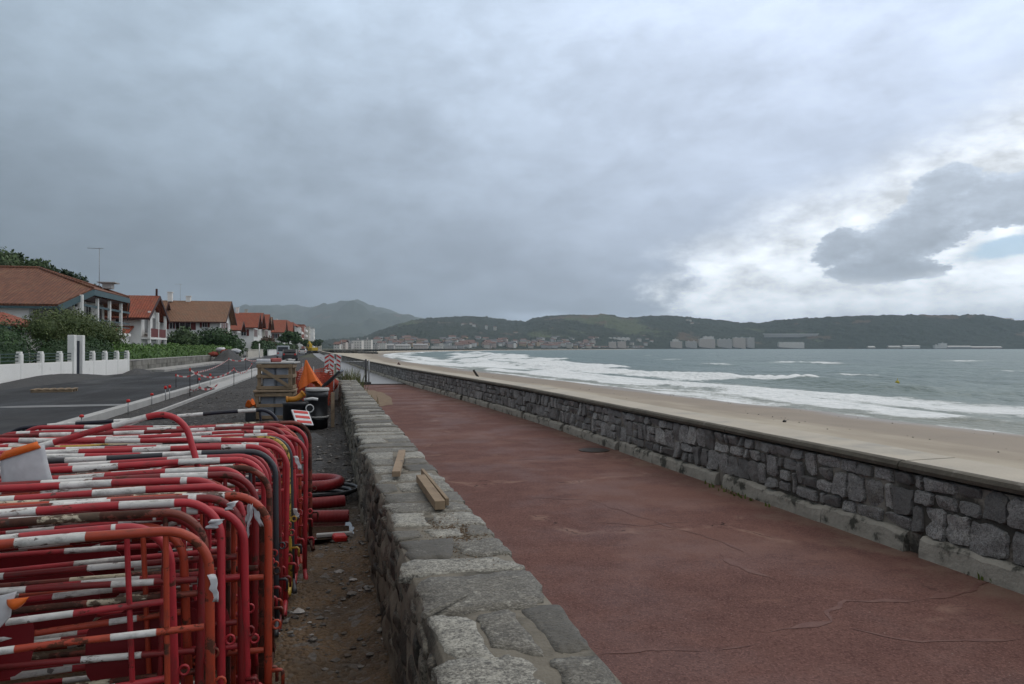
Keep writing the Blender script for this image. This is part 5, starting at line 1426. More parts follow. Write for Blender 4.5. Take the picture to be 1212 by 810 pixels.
# ducts
def duct(label, path, r, m_, name='duct_pipe', cat='pipe', corr=True):
    P = [Vector(p) for p in path]; 
    if corr: P, rr_ = corrugated(P, r)
    else: rr_ = r
    b = MB(); b.tube(P, rr_, 14 if corr else 8, caps=not corr)
    if corr:
        q = [rr*.82 for rr in rr_[:6]]
        for end in (P[:6], P[-6:][::-1]): b.tube(end[::-1][-6:], [r*.82]*6, 14, caps=False)
        b.lathe([(r*.8, -.01), (r*.8, .01)], P[0].lerp(P[5], .9), 12); b.lathe([(r*.8, -.01), (r*.8, .01)], P[-1].lerp(P[-6], .9), 12)
    return tag(b.build(name, m_), label, cat)
duct('red corrugated duct lying nearest the puddle with its dark open end', [(-1.2, 7.05, .07), (-.6, 7.02, .07), (.19, 6.93, .065)], .056, REDDUCT)
arc = lambda cx_, cy_, r, a0, a1, z, n_=14: [(cx_+r*math.cos(lerp(a0, a1, k/n_)), cy_+r*math.sin(lerp(a0, a1, k/n_)), z) for k in range(n_+1)]
duct('red corrugated duct coiled in a tight bend behind the straight one', [(-1.2, 7.45, .09), (-.4, 7.42, .09)]+[(.0, 7.46, .09), (.16, 7.50, .09)], .056, REDDUCT)
duct('red corrugated duct bending back in a loop on top of the black hose', [(-1.2, 7.62, .20)]+[(-.5, 7.62, .22)]+arc(-.10, 7.86, .22, -PI/2, PI/2, .22, 12)+[(-.5, 8.1, .22), (-1.2, 8.1, .2)], .054, REDDUCT)
for k in range(3):
    r = .24+.035*k
    duct(['inner', 'middle', 'outer'][k]+' turn of the black cable conduit looped behind the red ducts', [(-1.3, 8.0-r*1.2, .05+.03*k), (-.5, 8.0-r, .05+.03*k)]+arc(-.06+.03*k, 8.0, r, -PI/2, PI/2, .06+.03*k)+[(-.5, 8.0+r, .06), (-1.3, 8.0+r, .06)], .02, BLACK, 'cable_conduit', 'conduit', False)
PUD = mat('muddy_water', (.075, .055, .040), (.06, .045, .033), 2, .06, 0, 10, .001, spec=.5)
b = MB(); b.sm = True; c0 = b.vert((-.02, 6.75, -.008)); rg = []
for k in range(28):
    a = 2*PI*k/28; r = 1+.18*noise.noise(Vector((math.cos(a)*2, math.sin(a)*2, 1))); rg.append(b.vert((-.04+.34*r*math.cos(a), 6.74+.32*r*math.sin(a), -.008)))
for k in range(28): b.face((c0, rg[k], rg[(k+1) % 28]))
tag(b.build('puddle', PUD), kind='structure')
b = MB(); b.box((0, 0, 0), (.11, .09, .05), bev=.012); o = b.build('litter', REDP, loc=(.10, 6.28, .035)); o.rotation_euler = (.2, .1, .3); tag(o, 'small red plastic cap lying on the mud below the duct', 'litter')
b = MB(); b.box((0, 0, 0), (.30, .05, .03), bev=.006); o = b.build('pale_strip', PALEST, loc=(.06, 6.49, .012)); o.rotation_euler = (0, 0, .05); tag(o, 'pale strip of board at the edge of the puddle', 'board')
# survey stakes and tape
STK = thing('survey_stake', 'x', 'stake')
b = MB(); b.tube([(0, 0, -.05), (0, 0, .30)], .012, 6); b.build('rod', METAL, STK)
b = MB(); b.sm = True; b.lathe([(.02, .27), (.045, .28), (.045, .32), (.025, .345)], (0, 0, 0), 10); b.build('cap', REDP, STK)
def stake(u, v, z, lb, first=[True]):
    p = on(u, v, 0); o = STK if first[0] else copy_tree(STK); first[0] = False
    o.location = p; o.scale = (1, 1, z/.33); o['label'] = lb; o['group'] = 'red-capped survey stakes along the kerb'
for u, v, z, lb in ((97, 507, .26, 'nearest red-capped stake at the near end of the kerb'), (152, 490, .34, 'second nearest red-capped stake along the kerb'), (180, 478.5, .30, 'third red-capped stake along the kerb'), (196, 474, .42, 'left of the close pair of red-capped stakes'), (201, 472.5, .42, 'right of the close pair of red-capped stakes'), (249, 457, .5, 'far red-capped stake by the taped kerb bend'), (236, 462, .45, 'red-capped stake by the lower tape')): stake(u, v, z, lb)
def tapepost(u, v, h, lb):
    p = on(u, v, 0); o = thing('tape_post', lb, 'post', p, group='thin posts carrying tape')
    b = MB(); b.tube([(0, 0, -.05), (0, 0, h)], .014, 6); b.build('rod', mat('dark_rod', (.05, .045, .045)), o)
    b = MB(); b.box((0, 0, h-.05), (.05, .05, .1)); b.build('cap', REDP, o)
    return Vector((p.x, p.y, h*.92))
m_t, n = newmat('striped_tape'); co_ = n.coord(); x_, y_, z_ = n.xyz(co_)
n.out(n.mix(((x_+y_)*(1/.9)).f('FRACT').step(.5, .52), (.42, .41, .40), (.36, .035, .035)), .5)
def tape(name_lb, pts, sag=.12):
    b = MB(); row = []
    for a, c_ in zip(pts, pts[1:]):
        for k in range(13):
            t = k/12; p = a.lerp(c_, t)-Vector((0, 0, sag*4*t*(1-t))); tw = .3*math.sin(t*9)
            row.append((b.vert(p+Vector((0, tw*.05, .03))), b.vert(p-Vector((0, tw*.05, .03)))))
    for p, q in zip(row, row[1:]): b.face((p[0], p[1], q[1], q[0]))
    o = b.build('barrier_tape', m_t); o.modifiers.new('thick', 'SOLIDIFY').thickness = .002; tag(o, name_lb, 'tape', 'striped tape along the roadworks')
pA = tapepost(208.5, 459, .55, 'thin post at the near left end of the upper tape'); pB = tapepost(225, 468, .92, 'tall thin post near the kerb holding the tape'); pC = tapepost(271, 441, .95, 'red-topped post where the upper tape rises'); pD = tapepost(277, 456, .75, 'thin post by the pale edging strip'); pE = tapepost(298, 448, .8, 'thin post left of the crates'); pF = tapepost(234, 456, .6, 'thin post in the middle of the upper tape'); pG = tapepost(291, 440, .9, 'far red and white post on the road'); pH = tapepost(308, 437, .8, 'farthest thin post beside the road bend'); 
tape('upper red and white tape rising to the red post', [pA, pF, pC]); tape('lower red and white tape near the kerb', [on(222, 458, .1), on(236, 458.5, .35), on(258, 455, .3)]); tape('red and white tape from the red post to the far posts', [pC, pG, pH]); tape('sagging tape between the kerb post and the edging post', [pB, pD, pE], .3)
# gravel mounds, pallet, heap
def mound(name, label, c, r, h, seed, mat_, cat='gravel heap'):
    b = MB(); b.sm = True
    def fn(a, q):
        th = a*2*PI; rr_ = q; e = 1+.22*noise.noise(Vector((math.cos(th)*1.5, math.sin(th)*1.5, seed)))
        z = h*(math.cos(min(1, q)*PI)*.5+.5)+.10*h*noise.noise(Vector((q*4*math.cos(th), q*4*math.sin(th), seed)))*(1-q)+.05*h*noise.noise(Vector((q*14*math.cos(th), q*14*math.sin(th), seed)))*(1-q)-.03
        return Vector((r[0]*q*e*math.cos(th), r[1]*q*e*math.sin(th), z))
    b.grid(56, 18, fn); o = b.build(name, mat_, loc=c); tag(o, label, cat)
MDK = mat('dark_chippings', (.038, .038, .040), (.058, .057, .057), 3, .75, 1.0, 12, .05)
mound('gravel_mound', 'long low dark mound of chippings in front of the white garden wall', (-12.5, 39, 0), (1.5, 11, 0), .38, 1, MDK)
mound('gravel_mound', 'short dark chippings mound at the end of the white garden wall', (-11.4, 50, 0), (1.0, 3.2, 0), .35, 2, MDK)
mound('gravel_heap', 'steep dark gravel heap in front of the broad bush', (-10.6, 86, 0), (2.2, 4.5, 0), 1.45, 3, MDK)
mound('gravel_heap', 'small black soil heap behind the black chambers beside the wall', (-.25, 12.2, 0), (.5, 1.5, 0), .26, 4, MDK)
mound('gravel_heap', 'black soil heap by the wall just past the red ducts', (-.1, 9.6, 0), (.36, .9, 0), .2, 5, MDK)
PW = thing('pallet', 'yellowish wooden pallet lying on the chippings by the road', 'pallet', on(65, 464, .0), rz=rad(6))
for k in range(6):
    b = MB(); b.box((-.6+.24*k, 0, .11), (.13, 1.0, .025)); b.build('board', WOOD, PW)
for y in (-.4, 0, .4):
    b = MB(); b.box((0, y, .05), (1.3, .1, .095)); b.build('bearer', WOOD, PW)
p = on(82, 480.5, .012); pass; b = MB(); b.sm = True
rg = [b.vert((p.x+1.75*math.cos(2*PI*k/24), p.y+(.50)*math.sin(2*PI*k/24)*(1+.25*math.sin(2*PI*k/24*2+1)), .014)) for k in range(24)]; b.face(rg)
o = b.build('pale_patch', mat('pale_grey_patch', (.20, .20, .20), (.13, .13, .13), 1.2, .55, .3, 30, .004, spec=.3)); tag(o, kind='structure')  # flat pale grey oval laid on the road surface
DULLR = mat('dull_orange_red', (.30, .055, .035), (.20, .04, .028), 6, .8)
for i, (dx, dz, c_, lb) in enumerate(((-.9, 1.0, DULLR, 'crumpled orange-red sack on the left of the gravel heap'), (.2, 1.25, DULLR, 'orange-red sack on top of the gravel heap'), (-.3, 1.5, M_RAG, 'white sack on top of the gravel heap'), (1.3, 1.35, M_RAG, 'white sack behind the gravel heap'))):
    b = MB(); b.sm = True
    b.grid(14, 10, lambda a, q: Vector((.50*math.cos(a*2*PI)*math.sin(q*PI), .4*math.sin(a*2*PI)*math.sin(q*PI), .26*math.cos(q*PI)))*(1+.55*noise.noise(Vector((a*9+i*3, q*6, i)))))
    o = b.build('sack', c_, loc=(-11.2+dx, 86.5+i*.3, dz-.1)); tag(o, lb, 'sack', 'sacks on the gravel heap')
# road post, vehicles far down the road
b = MB(); b.tube([(0, 0, 0), (0, 0, 2.3)], .09, 10); o = b.build('white_post', WH, loc=atX(307, 420, -10.4)*1.0); o.location.z = 0; tag(o, 'thick white post by the far garden wall', 'post')
def rounded(b, prof, w, y0, n_=1):
    """extrude a side profile (y,z) across width w with tucked-in sides"""
    k = len(prof); rows = []
    for s_, q in ((-1, 1), (-.86, 1.0), (.86, 1.0), (1, 1)):
        ins = .06 if abs(s_) == 1 else 0
        cy_ = sum(p[0] for p in prof)/k; cz_ = sum(p[1] for p in prof)/k
        rows.append([b.vert((s_*w/2, y0+cy_+(p[0]-cy_)*(1-ins), cz_+(p[1]-cz_)*(1-ins))) for p in prof])
    for a, c_ in zip(rows, rows[1:]):
        for i in range(k): j = (i+1) % k; b.face((a[i], a[j], c_[j], c_[i]), smooth=False)
    b.face(rows[0][::-1]); b.face(rows[-1])
def car(label, pos, rz, body, van=False):
    o = thing('parked_van' if van else 'parked_car', label, 'van' if van else 'car', pos, rz=rz)
    b = MB(); H = 1.95 if van else 1.45; W = 1.85 if van else 1.72
    pr = [(-2.0, .35), (2.0, .35), (2.05, .75), (1.3, .95), (.6, H), (-1.95, H), (-2.05, .8)] if van else [(-2.0, .3), (2.0, .3), (2.05, .7), (1.1, .92), (.5, 1.42), (-1.2, 1.42), (-1.85, 1.0), (-2.05, .75)]
    rounded(b, pr, W, 0); b.build('body', body, o)
    b = MB(); z0, z1 = (1.1, 1.75) if van else (.98, 1.34)
    b.box((0, -2.0 if van else -1.62, (z0+z1)/2), (W*.78, .12 if van else .45, z1-z0), Matrix.Rotation(0 if van else -.5, 3, 'X')); b.build('rear_window', GLASS, o)
    for s_ in (-1, 1):
        b = MB(); b.box((s_*W*.47, -.3, (z0+z1)/2), (.06, 1.5, (z1-z0)*.85)); b.build('side_window', GLASS, o)
        b = MB(); b.box((s_*W*.38, -2.06, .82), (.22, .06, .2)); b.build('tail_light', REDP, o)
        for y in (-1.3, 1.3):
            b = MB(); b.sm = True; b.lathe([(.2, -.1), (.31, -.09), (.31, .09), (.2, .1)], (s_*(W/2-.1), y, .31), 16, Matrix.Rotation(PI/2, 3, 'Y')); b.build('wheel', BLACK, o)
car('dark car standing on the road beyond the crates', (-4.5, 96, 0), .0, mat('dark_car_paint', (.030, .032, .038), spec=.6, rough=.3))
car('pale grey van further along the closed road', (-6.6, 118, 0), .05, mat('pale_van_paint', (.46, .50, .54), rough=.35), True)
car('white car parked before the apartment blocks', (-6.0, 190, 0), 0, mat('white_car_paint', (.6, .6, .6), rough=.35))
# yellow excavator
EX = thing('excavator', 'small yellow excavator far along the closed road', 'excavator', (-4.2, 215, 0), rz=.5)
YP = mat('yellow_machine_paint', (.50, .34, .03), (.42, .28, .025), 2, .5)
for s_ in (-1, 1):
    b = MB(); rounded(b, [(-1.5, .1), (1.5, .1), (1.8, .4), (1.5, .75), (-1.5, .75), (-1.8, .4)], .5, 0); q = b.build('track', BLACK, EX); q.location.x = s_*.95
b = MB(); b.box((0, -.3, 1.25), (2.0, 2.5, .9), bev=.1); b.build('body', YP, EX)
b = MB(); b.box((-.5, .5, 2.2), (.95, 1.2, 1.2), bev=.08); q = b.build('cab', YP, EX)
b = MB(); b.box((-.5, .5, 2.3), (.98, .9, .8)); b.build('pane', GLASS, q)
b = MB(); b.bar((.4, .9, 1.3), (.4, 2.6, 3.4), .35, .45); b.build('boom', YP, EX)
b = MB(); b.bar((.4, 2.5, 3.4), (.4, 4.0, 1.6), .28, .34); b.build('dipper_arm', YP, EX)
b = MB(); b.box((.4, 4.0, 1.2), (.8, .7, .7), bev=.1); b.build('bucket', BLACK, EX)
# ------------------------------------------------------------------ weeds at the wall end
def weeds(label, c, n_, h, spread, seed, leaf):
    rng = random.Random(seed); o = thing('weed_clump', label, 'weeds', c); b = MB()
    for i in range(n_):
        x, y = rng.gauss(0, spread[0]), rng.gauss(0, spread[1]); hh = h*rng.uniform(.4, 1.1); a = rng.uniform(0, 6.28); l = rng.uniform(.1, .5)*hh; w = .012
        d = Vector((math.cos(a), math.sin(a), 0)); s_ = Vector((-d.y, d.x, 0))*w; p = Vector((x, y, 0))
        t = min(1, max(0, rng.gauss(.5, .25)))
        v = [b.vert(p-s_), b.vert(p+s_), b.vert(p+d*l*.35+Vector((0, 0, hh*.6))+s_*.8), b.vert(p+d*l*.35+Vector((0, 0, hh*.6))-s_*.8), b.vert(p+d*l+Vector((0, 0, hh)))]
        b.face((v[0], v[1], v[2], v[3]), tint=t); b.face((v[3], v[2], v[4]), tint=t)
    b.build('leaves', leaf, o)
LF_WEED = m_leaf('weed_leaf', (.060, .075, .025), (.11, .12, .045), (.20, .18, .09))
weeds('tall yellowish weed clump at the end of the low wall', (.72, 24.2, .0), 420, .95, (.16, .9), 61, LF_WEED)
weeds('low weed strip between the low wall and the red path', (1.05, 21.5, .0), 260, .28, (.10, 1.6), 62, LF_WEED)
weeds('thin weed tuft at the foot of the seawall plinth', (4.30, 7.25, 0), 34, .055, (.02, .25), 63, m_leaf('green_tuft', (.07, .10, .02), (.11, .15, .03), (.16, .17, .05)))
weeds('small moss-green tuft at the plinth near the right edge', (4.40, 4.15, 0), 26, .05, (.015, .08), 64, m_leaf('green_tuft_pale', (.07, .10, .02), (.11, .15, .03), (.16, .17, .05)))
b = MB(); b.sm = True; rg = []
for k in range(30):
    a = 2*PI*k/30; rg.append(b.vert((1.35+.62*math.cos(a)*(1+.3*noise.noise(Vector((k*.7, 1, 1)))), 24.6+4.2*math.sin(a)*(1+.25*noise.noise(Vector((k*.6, 5, 1)))), .006)))
b.face(rg); tag(b.build('blown_sand', mat('dirty_sand', (.22, .165, .105), (.15, .10, .07), 5, .9)), kind='structure')
MH = thing('drain_cover', 'round dark iron drain cover set in the red path', 'drain cover', (4.05, 12.6, .004))
MH.location = on(703, 533, .004)
b = MB(); b.lathe([(.24, 0), (.24, .008), (.2, .010)], (0, 0, 0), 28); b.build('frame', mat('rusty_iron', (.05, .035, .03), (.035, .027, .025), 10, .6), MH)
b = MB(); b.lathe([(.19, .0), (.19, .013)], (0, 0, 0), 28); b.build('lid', mat('dark_iron', (.03, .024, .022), rough=.55), MH)

# ------------------------------------------------------------------ beach and sea things
def beach_at(u, v, d):
    p = at(u, v, d); return Vector((p.x, p.y, beach_z(p.x, p.y)))
def person(label, pos, h):
    me = bpy.data.meshes.new('person'); 
    V = [(0, 0, .52), (0, 0, .64), (0, 0, .78), (0, 0, .845), (0, 0, .90), (0, 0, .955), (.055, .01, .50), (.065, .06, .27), (.07, .10, .02), (.07, .04, .005), (-.055, .0, .50), (-.065, -.05, .27), (-.065, -.12, .03), (-.065, -.17, .01), (.115, 0, .80), (.15, .03, .64), (.14, -.06, .50), (-.115, 0, .80), (-.15, -.02, .64), (-.14, -.10, .50)]
    E = [(0, 1), (1, 2), (2, 3), (3, 4), (4, 5), (0, 6), (6, 7), (7, 8), (8, 9), (0, 10), (10, 11), (11, 12), (12, 13), (2, 14), (14, 15), (15, 16), (2, 17), (17, 18), (18, 19)]
    rr_ = [.085, .08, .095, .035, .058, .05, .06, .042, .026, .022, .06, .042, .026, .022, .04, .03, .02, .04, .03, .02]
    me.from_pydata([Vector(v)*h for v in V], E, []); o = bpy.data.objects.new('person', me); C.objects.link(o)
    sk = o.modifiers.new('skin', 'SKIN'); o.modifiers.new('sub', 'SUBSURF').levels = 1
    for i, r_ in enumerate(rr_): me.skin_vertices[0].data[i].radius = (r_*h, r_*h*.8)
    me.skin_vertices[0].data[0].use_root = True
    m, n = newmat('walker_clothes'); co_ = n.coord(); x, y, z = n.xyz(co_)
    c_ = n.mix(z.step(.50*h, .51*h), (.025, .025, .03), (.075, .03, .03)); c_ = n.mix(z.step(.86*h, .87*h), c_, (.10, .06, .045)); n.out(c_, .8)
    me.materials.append(m); o.location = pos; return tag(o, label, 'person')
pp = beach_at(472, 432, 118); person('person in dark clothes walking on the sand beyond the seawall', pp, 1.68)
LP = thing('leaning_post', 'dark weathered post leaning out of the sand behind the seawall', 'post', beach_at(567, 448, 60)); 
tp = at(560.3, 438, 60)-LP.location; bt = Vector((at(568.6, 452, 60).x-LP.location.x, at(568.6, 452, 60).y-LP.location.y, -.2)); md = at(567, 448, 60)-LP.location
b = MB(); dr_ = (tp-md).normalized(); b.tube([tp, md, md-dr_*(abs(md.z/dr_.z)+.1)], [.085, .10, .12], 9); b.build('shaft', mat('wet_wood', (.03, .027, .025)), LP)
rk = on(928, 494, -2.35); b = MB(); rock(b, (0, 0, .05), .14, random.Random(2)); o = b.build('beach_rock', mat('dark_rock', (.03, .028, .027)), loc=(rk.x, rk.y, beach_z(rk.x, rk.y))); tag(o, 'single dark rock on the dry sand', 'rock')
dw = on(1022, 520, -2.15); dz = beach_z(dw.x, dw.y)
b = MB(); b.tube([(-.42, .12, .04), (-.1, .02, .05), (.2, -.05, .06), (.4, -.16, .09)], [.02, .045, .035, .015], 7); o = b.build('driftwood', mat('wet_driftwood', (.035, .028, .022)), loc=(dw.x, dw.y, dz+.02)); tag(o, 'dark driftwood branch on the dry sand near the seawall', 'driftwood')
rg_ = random.Random(19); b = MB()
for k in range(220):
    y = 8+rg_.random()**1.6*190; s_ = shoreX(y); x = s_-rg_.choice([abs(rg_.gauss(1.6, .5)), rg_.uniform(3, 22), abs(rg_.gauss(7.5, .8)), abs(rg_.gauss(7.5, .8))])
    r = rg_.uniform(.015, .055); rock(b, (x, y, beach_z(x, y)+r*.2), r, rg_)
tag(b.build('tide_wrack', mat('dark_wrack', (.06, .05, .035), (.04, .033, .024))), kind='stuff', label='scattered dark bits of wrack along the tide lines', cat='wrack')
BU = thing('buoy', 'small yellow buoy floating off the beach', 'buoy', on(1062, 453.5, -3))
b = MB(); b.sm = True; b.lathe([(.10, -.2), (.24, -.08), (.26, .12), (.18, .28), (.05, .34)], (0, 0, 0), 16); b.build('float', mat('buoy_yellow', (.55, .45, .06)), BU)
b = MB(); b.tube([(0, 0, .3), (0, 0, .62)], .03, 6); b.build('top_mark', mat('buoy_top', (.5, .42, .06)), BU)
GR = thing('rock_groyne', 'low dark rock groyne reaching onto the sand at the far end of the seawall', 'groyne', (8, 560, 0))
b = MB(); rg_ = random.Random(8)
for k in range(160):
    t = rg_.random(); rock(b, (-6+t*34, rg_.gauss(0, 3), -2.4+rg_.uniform(0, 2.6)*(1-t*.75)), rg_.uniform(.9, 1.9), rg_)
b.build('boulders', mat('groyne_rock', (.10, .095, .085), (.07, .066, .06), .5, .85), GR)
# ------------------------------------------------------------------ far shore towns
def shore_d(u): return interp(u, [(380, 1650), (560, 2150), (700, 2600), (900, 3020), (1000, 3120)])
def hill_dist(u, v):
    """distance along a sight line where the hillside profile is met"""
    d0, d1 = shore_d(u), interp(u, [(380, 3700), (600, 4000), (800, 4000), (1000, 3900)]); hr = (HZ-interp(u, PROF1))/FP*d1+EYE
    for i in range(80):
        t = i/80; d = lerp(d0, d1, t); st = t*t*(3-2*t)
        if hr*(.05*min(1, t*12)+.95*(.62*t+.38*st)) > EYE+(HZ-v)/FP*d: return d
    return d0
FARW = [mat('far_white', (.60, .59, .57)), mat('far_cream', (.48, .45, .40)), mat('far_grey', (.36, .36, .36)), mat('far_pinkish', (.42, .34, .31)), mat('far_ochre', (.40, .30, .2))]
FARR = [mat('far_red_roof', (.17, .085, .065)), mat('far_brown_roof', (.16, .10, .08)), mat('far_slate_roof', (.12, .12, .13))]
def facade(name, wall, win, px, pz):
    m, n = newmat(name); co_ = n.coord(); x, y, z = n.xyz(co_)
    fx = (x*(1/px)).f('FRACT'); fz = (z*(1/pz)).f('FRACT')
    k = fx.step(.28, .30)*(1.0-fx.step(.72, .74))*fz.step(.30, .32)*(1.0-fz.step(.74, .76))
    n.out(n.mix(k, wall, win), .8); return m
FAC = facade('far_facade_tan', (.50, .44, .40), (.20, .18, .17), 3.4, 3.2); FAC2 = facade('far_facade_pale', (.62, .59, .55), (.25, .24, .23), 3.4, 3.2); FAC3 = facade('far_facade_grey', (.42, .40, .385), (.17, .16, .16), 3.4, 3.2)
def farblock(label, u0, u1, v0, v1, d, fac=FAC, top=True, group=None, name='apartment_tower', dep=18, cat='apartment block', flat=True, wroof=None):
    a, c_ = at(u0, v1, d), at(u1, v1, d); h = (v1-v0)/FP*d; w = (c_-a).length; m_ = (a+c_)/2
    o = thing(name, label, cat, (m_.x, m_.y, m_.z), rz=-YAW, group=group)
    b = MB(); b.box((0, dep/2, h/2-3), (w, dep, h+6)); b.build('wall', fac, o)
    b = MB()
    if flat:
        b.box((0, dep/2, h+.4), (w*1.01, dep*1.01, .8))
        for k in range(max(1, int(w/16))): b.box((-w/2+(k+.5)*w/max(1, int(w/16)), dep/2, h+2.2), (w*.12, 5, 2.8))
    else:
        b.slab([(-w/2-1, -1, h), (w/2+1, -1, h), (w/2, dep/2, h+dep*.22), (-w/2, dep/2, h+dep*.22)], .4); b.slab([(-w/2-1, dep+1, h), (w/2+1, dep+1, h), (w/2, dep/2, h+dep*.22), (-w/2, dep/2, h+dep*.22)], .4)
    b.build('roof', wroof or FARW[0], o)
    return o
g_ = 'apartment towers across the bay'
for i, (u0, u1, v0, v1, fc, lb) in enumerate([(794.5, 807.5, 404.5, 414, FAC, 'lower pinkish tower, leftmost of the row of waterfront towers across the bay'), (812.5, 825, 404.5, 414, FAC3, 'second waterfront tower from the left of the row, slightly narrower'), (828, 846.5, 401.5, 414, FAC, 'wide stepped waterfront tower in the middle of the row'), (850, 866.5, 402, 414, FAC3, 'broad grey waterfront tower right of the stepped one'), (868.5, 882.5, 400, 414, FAC, 'tall waterfront tower, second from the right of the row'), (884.5, 893, 400, 414, FAC3, 'tall narrow waterfront tower at the right end of the row'),
     (721, 729.5, 405, 413.8, FAC, 'left of the pair of small towers by the far village'), (731.5, 741, 404.5, 413.8, FAC, 'right of the pair of small towers by the far village')]):
    farblock(lb, u0, u1, v0, v1, shore_d((u0+u1)/2)+12, fc, group=g_)
farblock('long low tan building standing alone right of the towers', 922, 952, 406, 413.6, shore_d(937)+8, FAC2, group=None, name='apartment_building')
farblock('white block behind the stepped tower', 833, 845, 398.8, 414, shore_d(839)+45, FAC2, name='apartment_building')
farblock('pale block behind the left towers', 797, 803, 402, 414, shore_d(800)+45, FAC2, name='apartment_building')
farblock('long pale block on the slope above the pair of small towers', 720, 746, 400.5, 404, hill_dist(733, 404)-5, FAC2, name='apartment_building')
farblock('long white roofed warehouse on the far quay', 1069, 1089, 410, 413.5, 3140, FARW[0], name='warehouse', cat='warehouse', flat=False)
farblock('white block with a taller half on the far quay', 1107, 1121, 409, 413.6, 3140, FARW[0], name='warehouse', cat='warehouse')
farblock('tall half of the white quay block', 1113, 1121, 406.8, 413.6, 3146, FARW[0], name='warehouse', cat='warehouse')
farblock('long grey shed on the far quay right of the white block', 1122, 1150, 410.5, 413.6, 3140, FARW[2], name='warehouse', cat='warehouse', flat=False)
farblock('long pinkish shed at the right end of the far quay', 1150, 1186, 411.2, 413.6, 3140, FARW[3], name='warehouse', cat='warehouse', flat=False)
farblock('small pale shed left of the white roofed warehouse', 1052, 1066, 410.6, 413.6, 3140, FARW[1], name='warehouse', cat='warehouse', flat=False)
farblock('little house cluster building near the middle of the headland shore', 1028, 1036, 411, 413.6, 3140, FARW[1], name='warehouse', cat='warehouse', flat=False)
farblock('pale villa low in the headland wood, left of two', 1070, 1079, 394, 396.6, 3390, FARW[1], name='villa', cat='villa', flat=False, wroof=FARR[1])
farblock('pale villa low in the headland wood, right of two', 1082, 1092, 394.4, 397.6, 3390, FARW[0], name='villa', cat='villa', flat=False, wroof=FARR[1])
farblock('white villa high in the wood at the right', 1159, 1165, 397, 400, 3370, FARW[0], name='villa', cat='villa', flat=False, wroof=FARR[2])
farblock('long white building on the headland ridge at the right edge', 1180, 1200, 377.4, 381.5, 3700, FARW[0], name='villa', cat='villa')
farblock('long pale road embankment cut into the headland slope', 905, 968, 396.0, 397.8, 3300, FARW[2], name='road_embankment', cat='embankment', dep=6)
# quay wall along the far water's edge
b = MB()
for k in range(30):
    u0, u1 = 690+k*24, 690+(k+1)*24-.0; a, c_ = at(u0, 414, lerp(2500, 2960, min(1, k/8)) if k < 8 else 2960+k*6), at(u1, 414, lerp(2500, 2960, min(1, (k+1)/8)) if k < 7 else 2960+(k+1)*6)
    a.z = c_.z = -1.6; b.bar(a, c_, 8, 3.2)
o = b.build('quay_wall', mat('quay_stone', (.12, .115, .11), (.09, .088, .085), .05, .9)); tag(o, 'long dark quay wall along the far shore', 'quay')
# village houses
def vhouse(lb, u, v, d, w, h, wm, rm, grp):
    p = at(u, v, d); o = thing('village_house', lb, 'house', (p.x, p.y, p.z), rz=-YAW+RNG.uniform(-.7, .7), group=grp)
    b = MB(); b.box((0, 0, h/2-4), (w, w*.7, h+8)); b.build('wall', wm, o)
    b = MB(); e = .8; hh = w*.18
    b.slab([(-w/2-e, -w*.35-e, h-.3), (w/2+e, -w*.35-e, h-.3), (w/2+e, 0, h+hh), (-w/2-e, 0, h+hh)], .4)
    b.slab([(-w/2-e, w*.35+e, h-.3), (w/2+e, w*.35+e, h-.3), (w/2+e, 0, h+hh), (-w/2-e, 0, h+hh)], .4); b.build('roof', rm, o)
vr = random.Random(15)
WL = vr.choice
LB1 = 'small pale house among the packed houses of the far town'
for i in range(150):
    u = vr.uniform(444, 705); base = vr.triangular(0, 1, .12)
    v = 412.6-11.5*base*(1-.0*base)
    if u > 640 and base > .55 and vr.random() < .5: continue
    d = max(shore_d(u)+15, hill_dist(u, v)-10); w = vr.uniform(11, 24); h = vr.uniform(7, 13)
    vhouse(LB1, u, v, d, w, h, WL(FARW), WL(FARR+[FARR[0]]), 'houses of the far town')
LB2 = 'tiny pale house scattered on the green hillside'
for u, v in [(548, 385), (556, 384.5), (562, 386), (575, 388), (585, 389), (652, 392.5), (690, 376.5), (683, 377), (712, 376), (716, 378), (745, 388), (742, 389), (760, 400), (765, 403), (772, 398), (778, 396), (784, 401), (756, 404), (770, 405), (820, 384), (816, 380), (812, 379.5), (640, 404), (655, 402), (660, 401), (632, 406), (670, 405), (700, 406), (706, 402), (690, 409), (748, 408), (765, 409), (610, 396), (880, 404)]:
    d = hill_dist(u, v)-12; vhouse(LB2, u+vr.uniform(-1.5, 1.5), v, d, vr.uniform(10, 19), vr.uniform(6, 9), WL(FARW[:2]), WL(FARR), 'houses on the far hillside')
for i in range(24):
    u = vr.uniform(688, 760); vhouse('low white house along the far waterfront', u, 413.4, shore_d(u)+30, vr.uniform(12, 20), vr.uniform(7, 10), FARW[0] if vr.random() < .6 else FARW[3], WL(FARR), 'houses on the far waterfront')
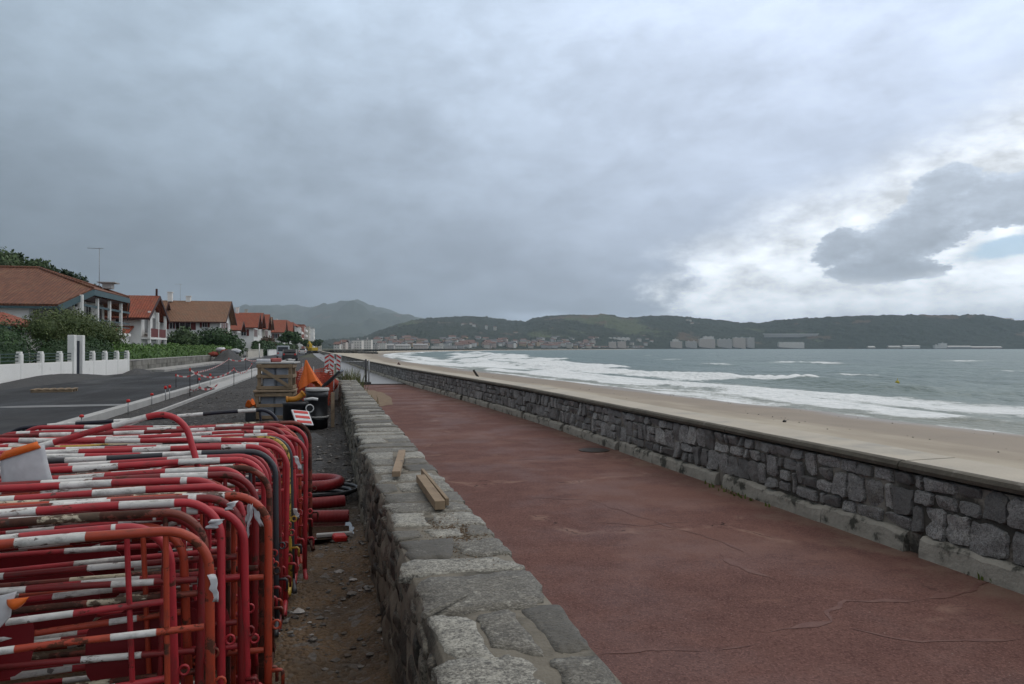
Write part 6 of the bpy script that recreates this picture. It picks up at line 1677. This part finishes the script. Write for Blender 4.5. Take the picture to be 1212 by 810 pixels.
# near town at the bend of the bay
for i, (u0, u1, v0, fc, lb, d) in enumerate([(395, 402, 407.5, FAC2, 'red-roofed low building first at the bend of the bay', 900), (402, 409, 405.2, FAC, 'brown building next to the red-roofed one at the bend', 920), (409, 416, 406.8, FAC3, 'grey building in the middle of the bend', 940), (416, 428, 403.4, FAC2, 'tall pale hotel with balconies at the bend of the bay', 960), (428, 439, 402.6, FAC2, 'tall pale block right of the hotel at the bend', 1000), (440, 447, 408.2, FAC3, 'low grey block after the pale blocks at the bend', 1150), (448, 456, 406.6, FAC2, 'white block standing back at the bend of the bay', 1250), (457, 466, 409, FAC3, 'long grey seafront building at the far beach', 1350), (467, 485, 409.4, FAC2, 'long pale seafront building at the far beach', 1450), (489, 506, 408.6, FAC, 'arcaded tan seafront building at the far beach', 1580), (510, 524, 409.8, FAC2, 'pale seafront building right of the arcaded one', 1700), (526, 540, 409.6, FAC3, 'grey seafront building further along the far beach', 1800)]):
    farblock(lb, u0, u1, v0, 413.2, d, fc, name='seafront_building', cat='building', dep=14, flat=i not in (0, 1, 7, 8, 9), wroof=FARR[0] if i in (0, 1) else FARW[2])
for u, v, lb in ((404, 403, 'thin pale mast in the town at the bend'),):
    p = at(u, 413, 700); b = MB(); b.tube([(0, 0, 0), (0, 0, 8)], .25, 6); o = b.build('mast', METAL, loc=p); tag(o, lb, 'mast')

# ------------------------------------------------------------------ rubbed seams and cracks in the red surface
def seam(name, px, w, m_, z, seed, amp=.035):
    P = [on(u, v, 0) for u, v in px]; pts = []
    for a, c_ in zip(P, P[1:]):
        n_ = max(2, int((c_-a).length/.035))
        for k in range(n_): pts.append(a.lerp(c_, k/n_))
    pts.append(P[-1]); b = MB(); prev = None; N = len(pts)
    for i, p in enumerate(pts):
        d = (pts[min(i+1, N-1)]-pts[max(0, i-1)]); d.z = 0; d.normalize(); s_ = Vector((-d.y, d.x, 0))
        o_ = s_*amp*noise.noise(Vector((i*.11, seed, 1)))+s_*amp*.3*noise.noise(Vector((i*.5, seed, 4)))
        tp = min(1, i/4, (N-1-i)/4)
        w1 = w*tp*max(.0, .28+1.1*noise.noise(Vector((i*.17, seed, 7)))); w2 = w*tp*max(.0, .28+1.1*noise.noise(Vector((i*.17, seed, 11))))
        q = p+o_; cur = (b.vert((q.x+s_.x*w1, q.y+s_.y*w1, z)), b.vert((q.x-s_.x*w2, q.y-s_.y*w2, z)))
        if prev: b.face((prev[0], prev[1], cur[1], cur[0]))
        prev = cur
    tag(b.build(name, m_), kind='structure')
M_WORN = mat('worn_red_surface', (.150, .075, .060), (.105, .040, .034), 14, .7, .6, 105, .004)
M_CRK = mat('crack_dark', (.020, .010, .010), rough=.9)
for i, (px, w) in enumerate([([(615, 588), (700, 592), (760, 613), (850, 640), (885, 655)], .030), ([(850, 652), (868, 668), (890, 676), (930, 690)], .07), ([(905, 748), (960, 739), (985, 735), (978, 722), (1000, 711), (1070, 712), (1130, 702), (1175, 688)], .055),
       ([(680, 777), (770, 768), (850, 770), (905, 760)], .022), ([(1000, 742), (1090, 760), (1212, 755)], .035), ([(600, 545), (690, 541), (760, 553)], .035), ([(520, 522), (590, 520), (640, 527)], .05), ([(700, 618), (760, 622), (830, 616)], .02)]):
    seam('worn_seam', px, w, M_WORN, .0025, i)
